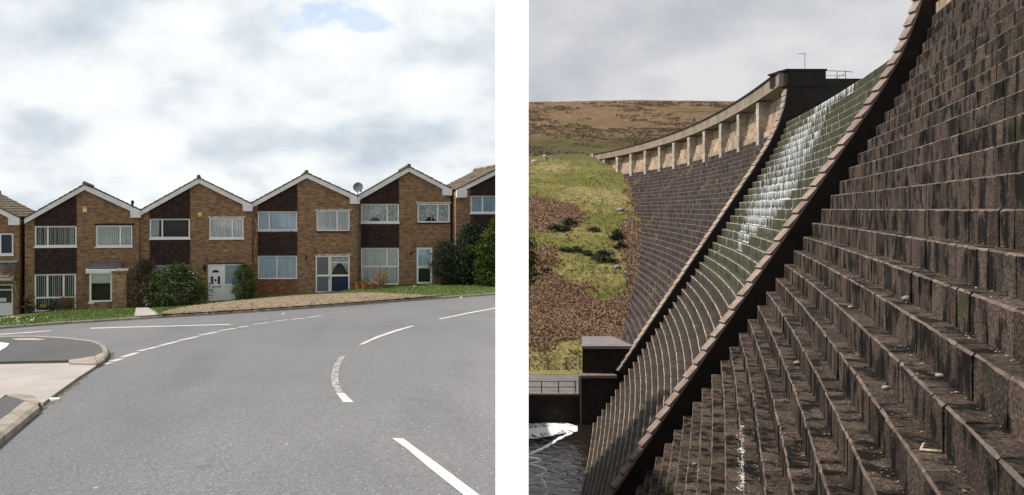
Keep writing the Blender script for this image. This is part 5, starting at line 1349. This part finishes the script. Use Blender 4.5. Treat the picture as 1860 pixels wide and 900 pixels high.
# sheep
def sheep(px, py, rz, label, graze):
    p = on_hill(px, py); e = empty('sheep', p, rz); tag(e, label, 'sheep', 'sheep on the hill')
    me = bpy.data.meshes.new('body'); bm = bmesh.new()
    bmesh.ops.create_uvsphere(bm, u_segments=16, v_segments=12, radius=1)
    for v in bm.verts:
        x, y, z = v.co; v.co = Vector((x*.60, y*.29*(1-.12*x), z*.31*(1+.08*x)+.72))*(1+.05*noise.noise(Vector((x, y, z))*5))
    def limb(P, R):
        b0 = len(bm.verts); n = 7; rings = []
        for q, r in zip(P, R): rings.append([bm.verts.new((q[0]+r*math.cos(2*math.pi*j/n), q[1]+r*math.sin(2*math.pi*j/n), q[2])) for j in range(n)])
        for a, b in zip(rings, rings[1:]):
            for j in range(n): bm.faces.new((a[j], a[(j+1) % n], b[(j+1) % n], b[j]))
        bm.faces.new(rings[-1])
    for sx in (-1, 1):
        for sy in (-1, 1):
            X_, Y_ = sx*.36, sy*.13
            limb([(X_, Y_, .62), (X_+(-.05 if sx < 0 else .01), Y_, .32), (X_, Y_, .16), (X_+.02, Y_, -.02)], [.10, .05, .038, .045])
    hd = Vector((.78, 0, .38 if graze else .98))
    bm2 = [(.5, 0, .85), (.62, 0, .70 if graze else .92), tuple(hd)]
    vs_ = []
    n = 8
    for q, r in zip(bm2+[(hd.x+.14, 0, hd.z-.12)], (.2, .14, .10, .055)):
        vs_.append([bm.verts.new((q[0], q[1]+r*math.cos(2*math.pi*j/n), q[2]+r*math.sin(2*math.pi*j/n))) for j in range(n)])
    for a, b in zip(vs_, vs_[1:]):
        for j in range(n): bm.faces.new((a[j], b[j], b[(j+1) % n], a[(j+1) % n]))
    bm.faces.new(vs_[-1])
    for s_ in (-1, 1):
        a = bm.verts.new((hd.x-.03, s_*.08, hd.z+.06)); b = bm.verts.new((hd.x-.02, s_*.2, hd.z+.04)); c = bm.verts.new((hd.x+.03, s_*.1, hd.z)); bm.faces.new((a, b, c))
    bmesh.ops.recalc_face_normals(bm, faces=bm.faces); bm.to_mesh(me); bm.free(); me.materials.append(MATS['wool'])
    for f in me.polygons: f.use_smooth = True
    put(bpy.data.objects.new('body', me), e)
    mb = MB(); mb.tube([(hd.x+.06, 0, hd.z-.05), (hd.x+.15, 0, hd.z-.13)], [.062, .05], 8); mb.build('muzzle', MATS['sheep_face'], e)
sheep(970, 299, rad(20), 'white sheep grazing on the green slope below the moor', True)
sheep(989, 290, rad(60), 'white sheep standing higher up by the dark heath', False)
# stones on the slope
for i, (px, py, r, lb) in enumerate(((1146, 357, .35, 'pale rock beside the top of the slope fence'), (1127, 383, .55, 'pale boulder on the open slope'), (1121, 487, .45, 'grey rock beside the largest gorse bush'), (1136, 497, .4, 'grey rock at a fence post'), (1148, 361, .3, 'smaller pale rock below the fence top'))):
    q = on_hill(px, py); bm = bmesh.new(); bmesh.ops.create_icosphere(bm, subdivisions=2, radius=r)
    for v in bm.verts: v.co = Vector((v.co.x*1.3, v.co.y, v.co.z*.7))*(1+.4*noise.noise(v.co*2.5+Vector((px, 0, 0))))
    me = bpy.data.meshes.new('rock'); bm.to_mesh(me); bm.free(); me.materials.append(MATS['rock']); o = put(bpy.data.objects.new('rock', me)); o.location = q+Vector((0, 0, r*.2)); tag(o, lb, 'rock')
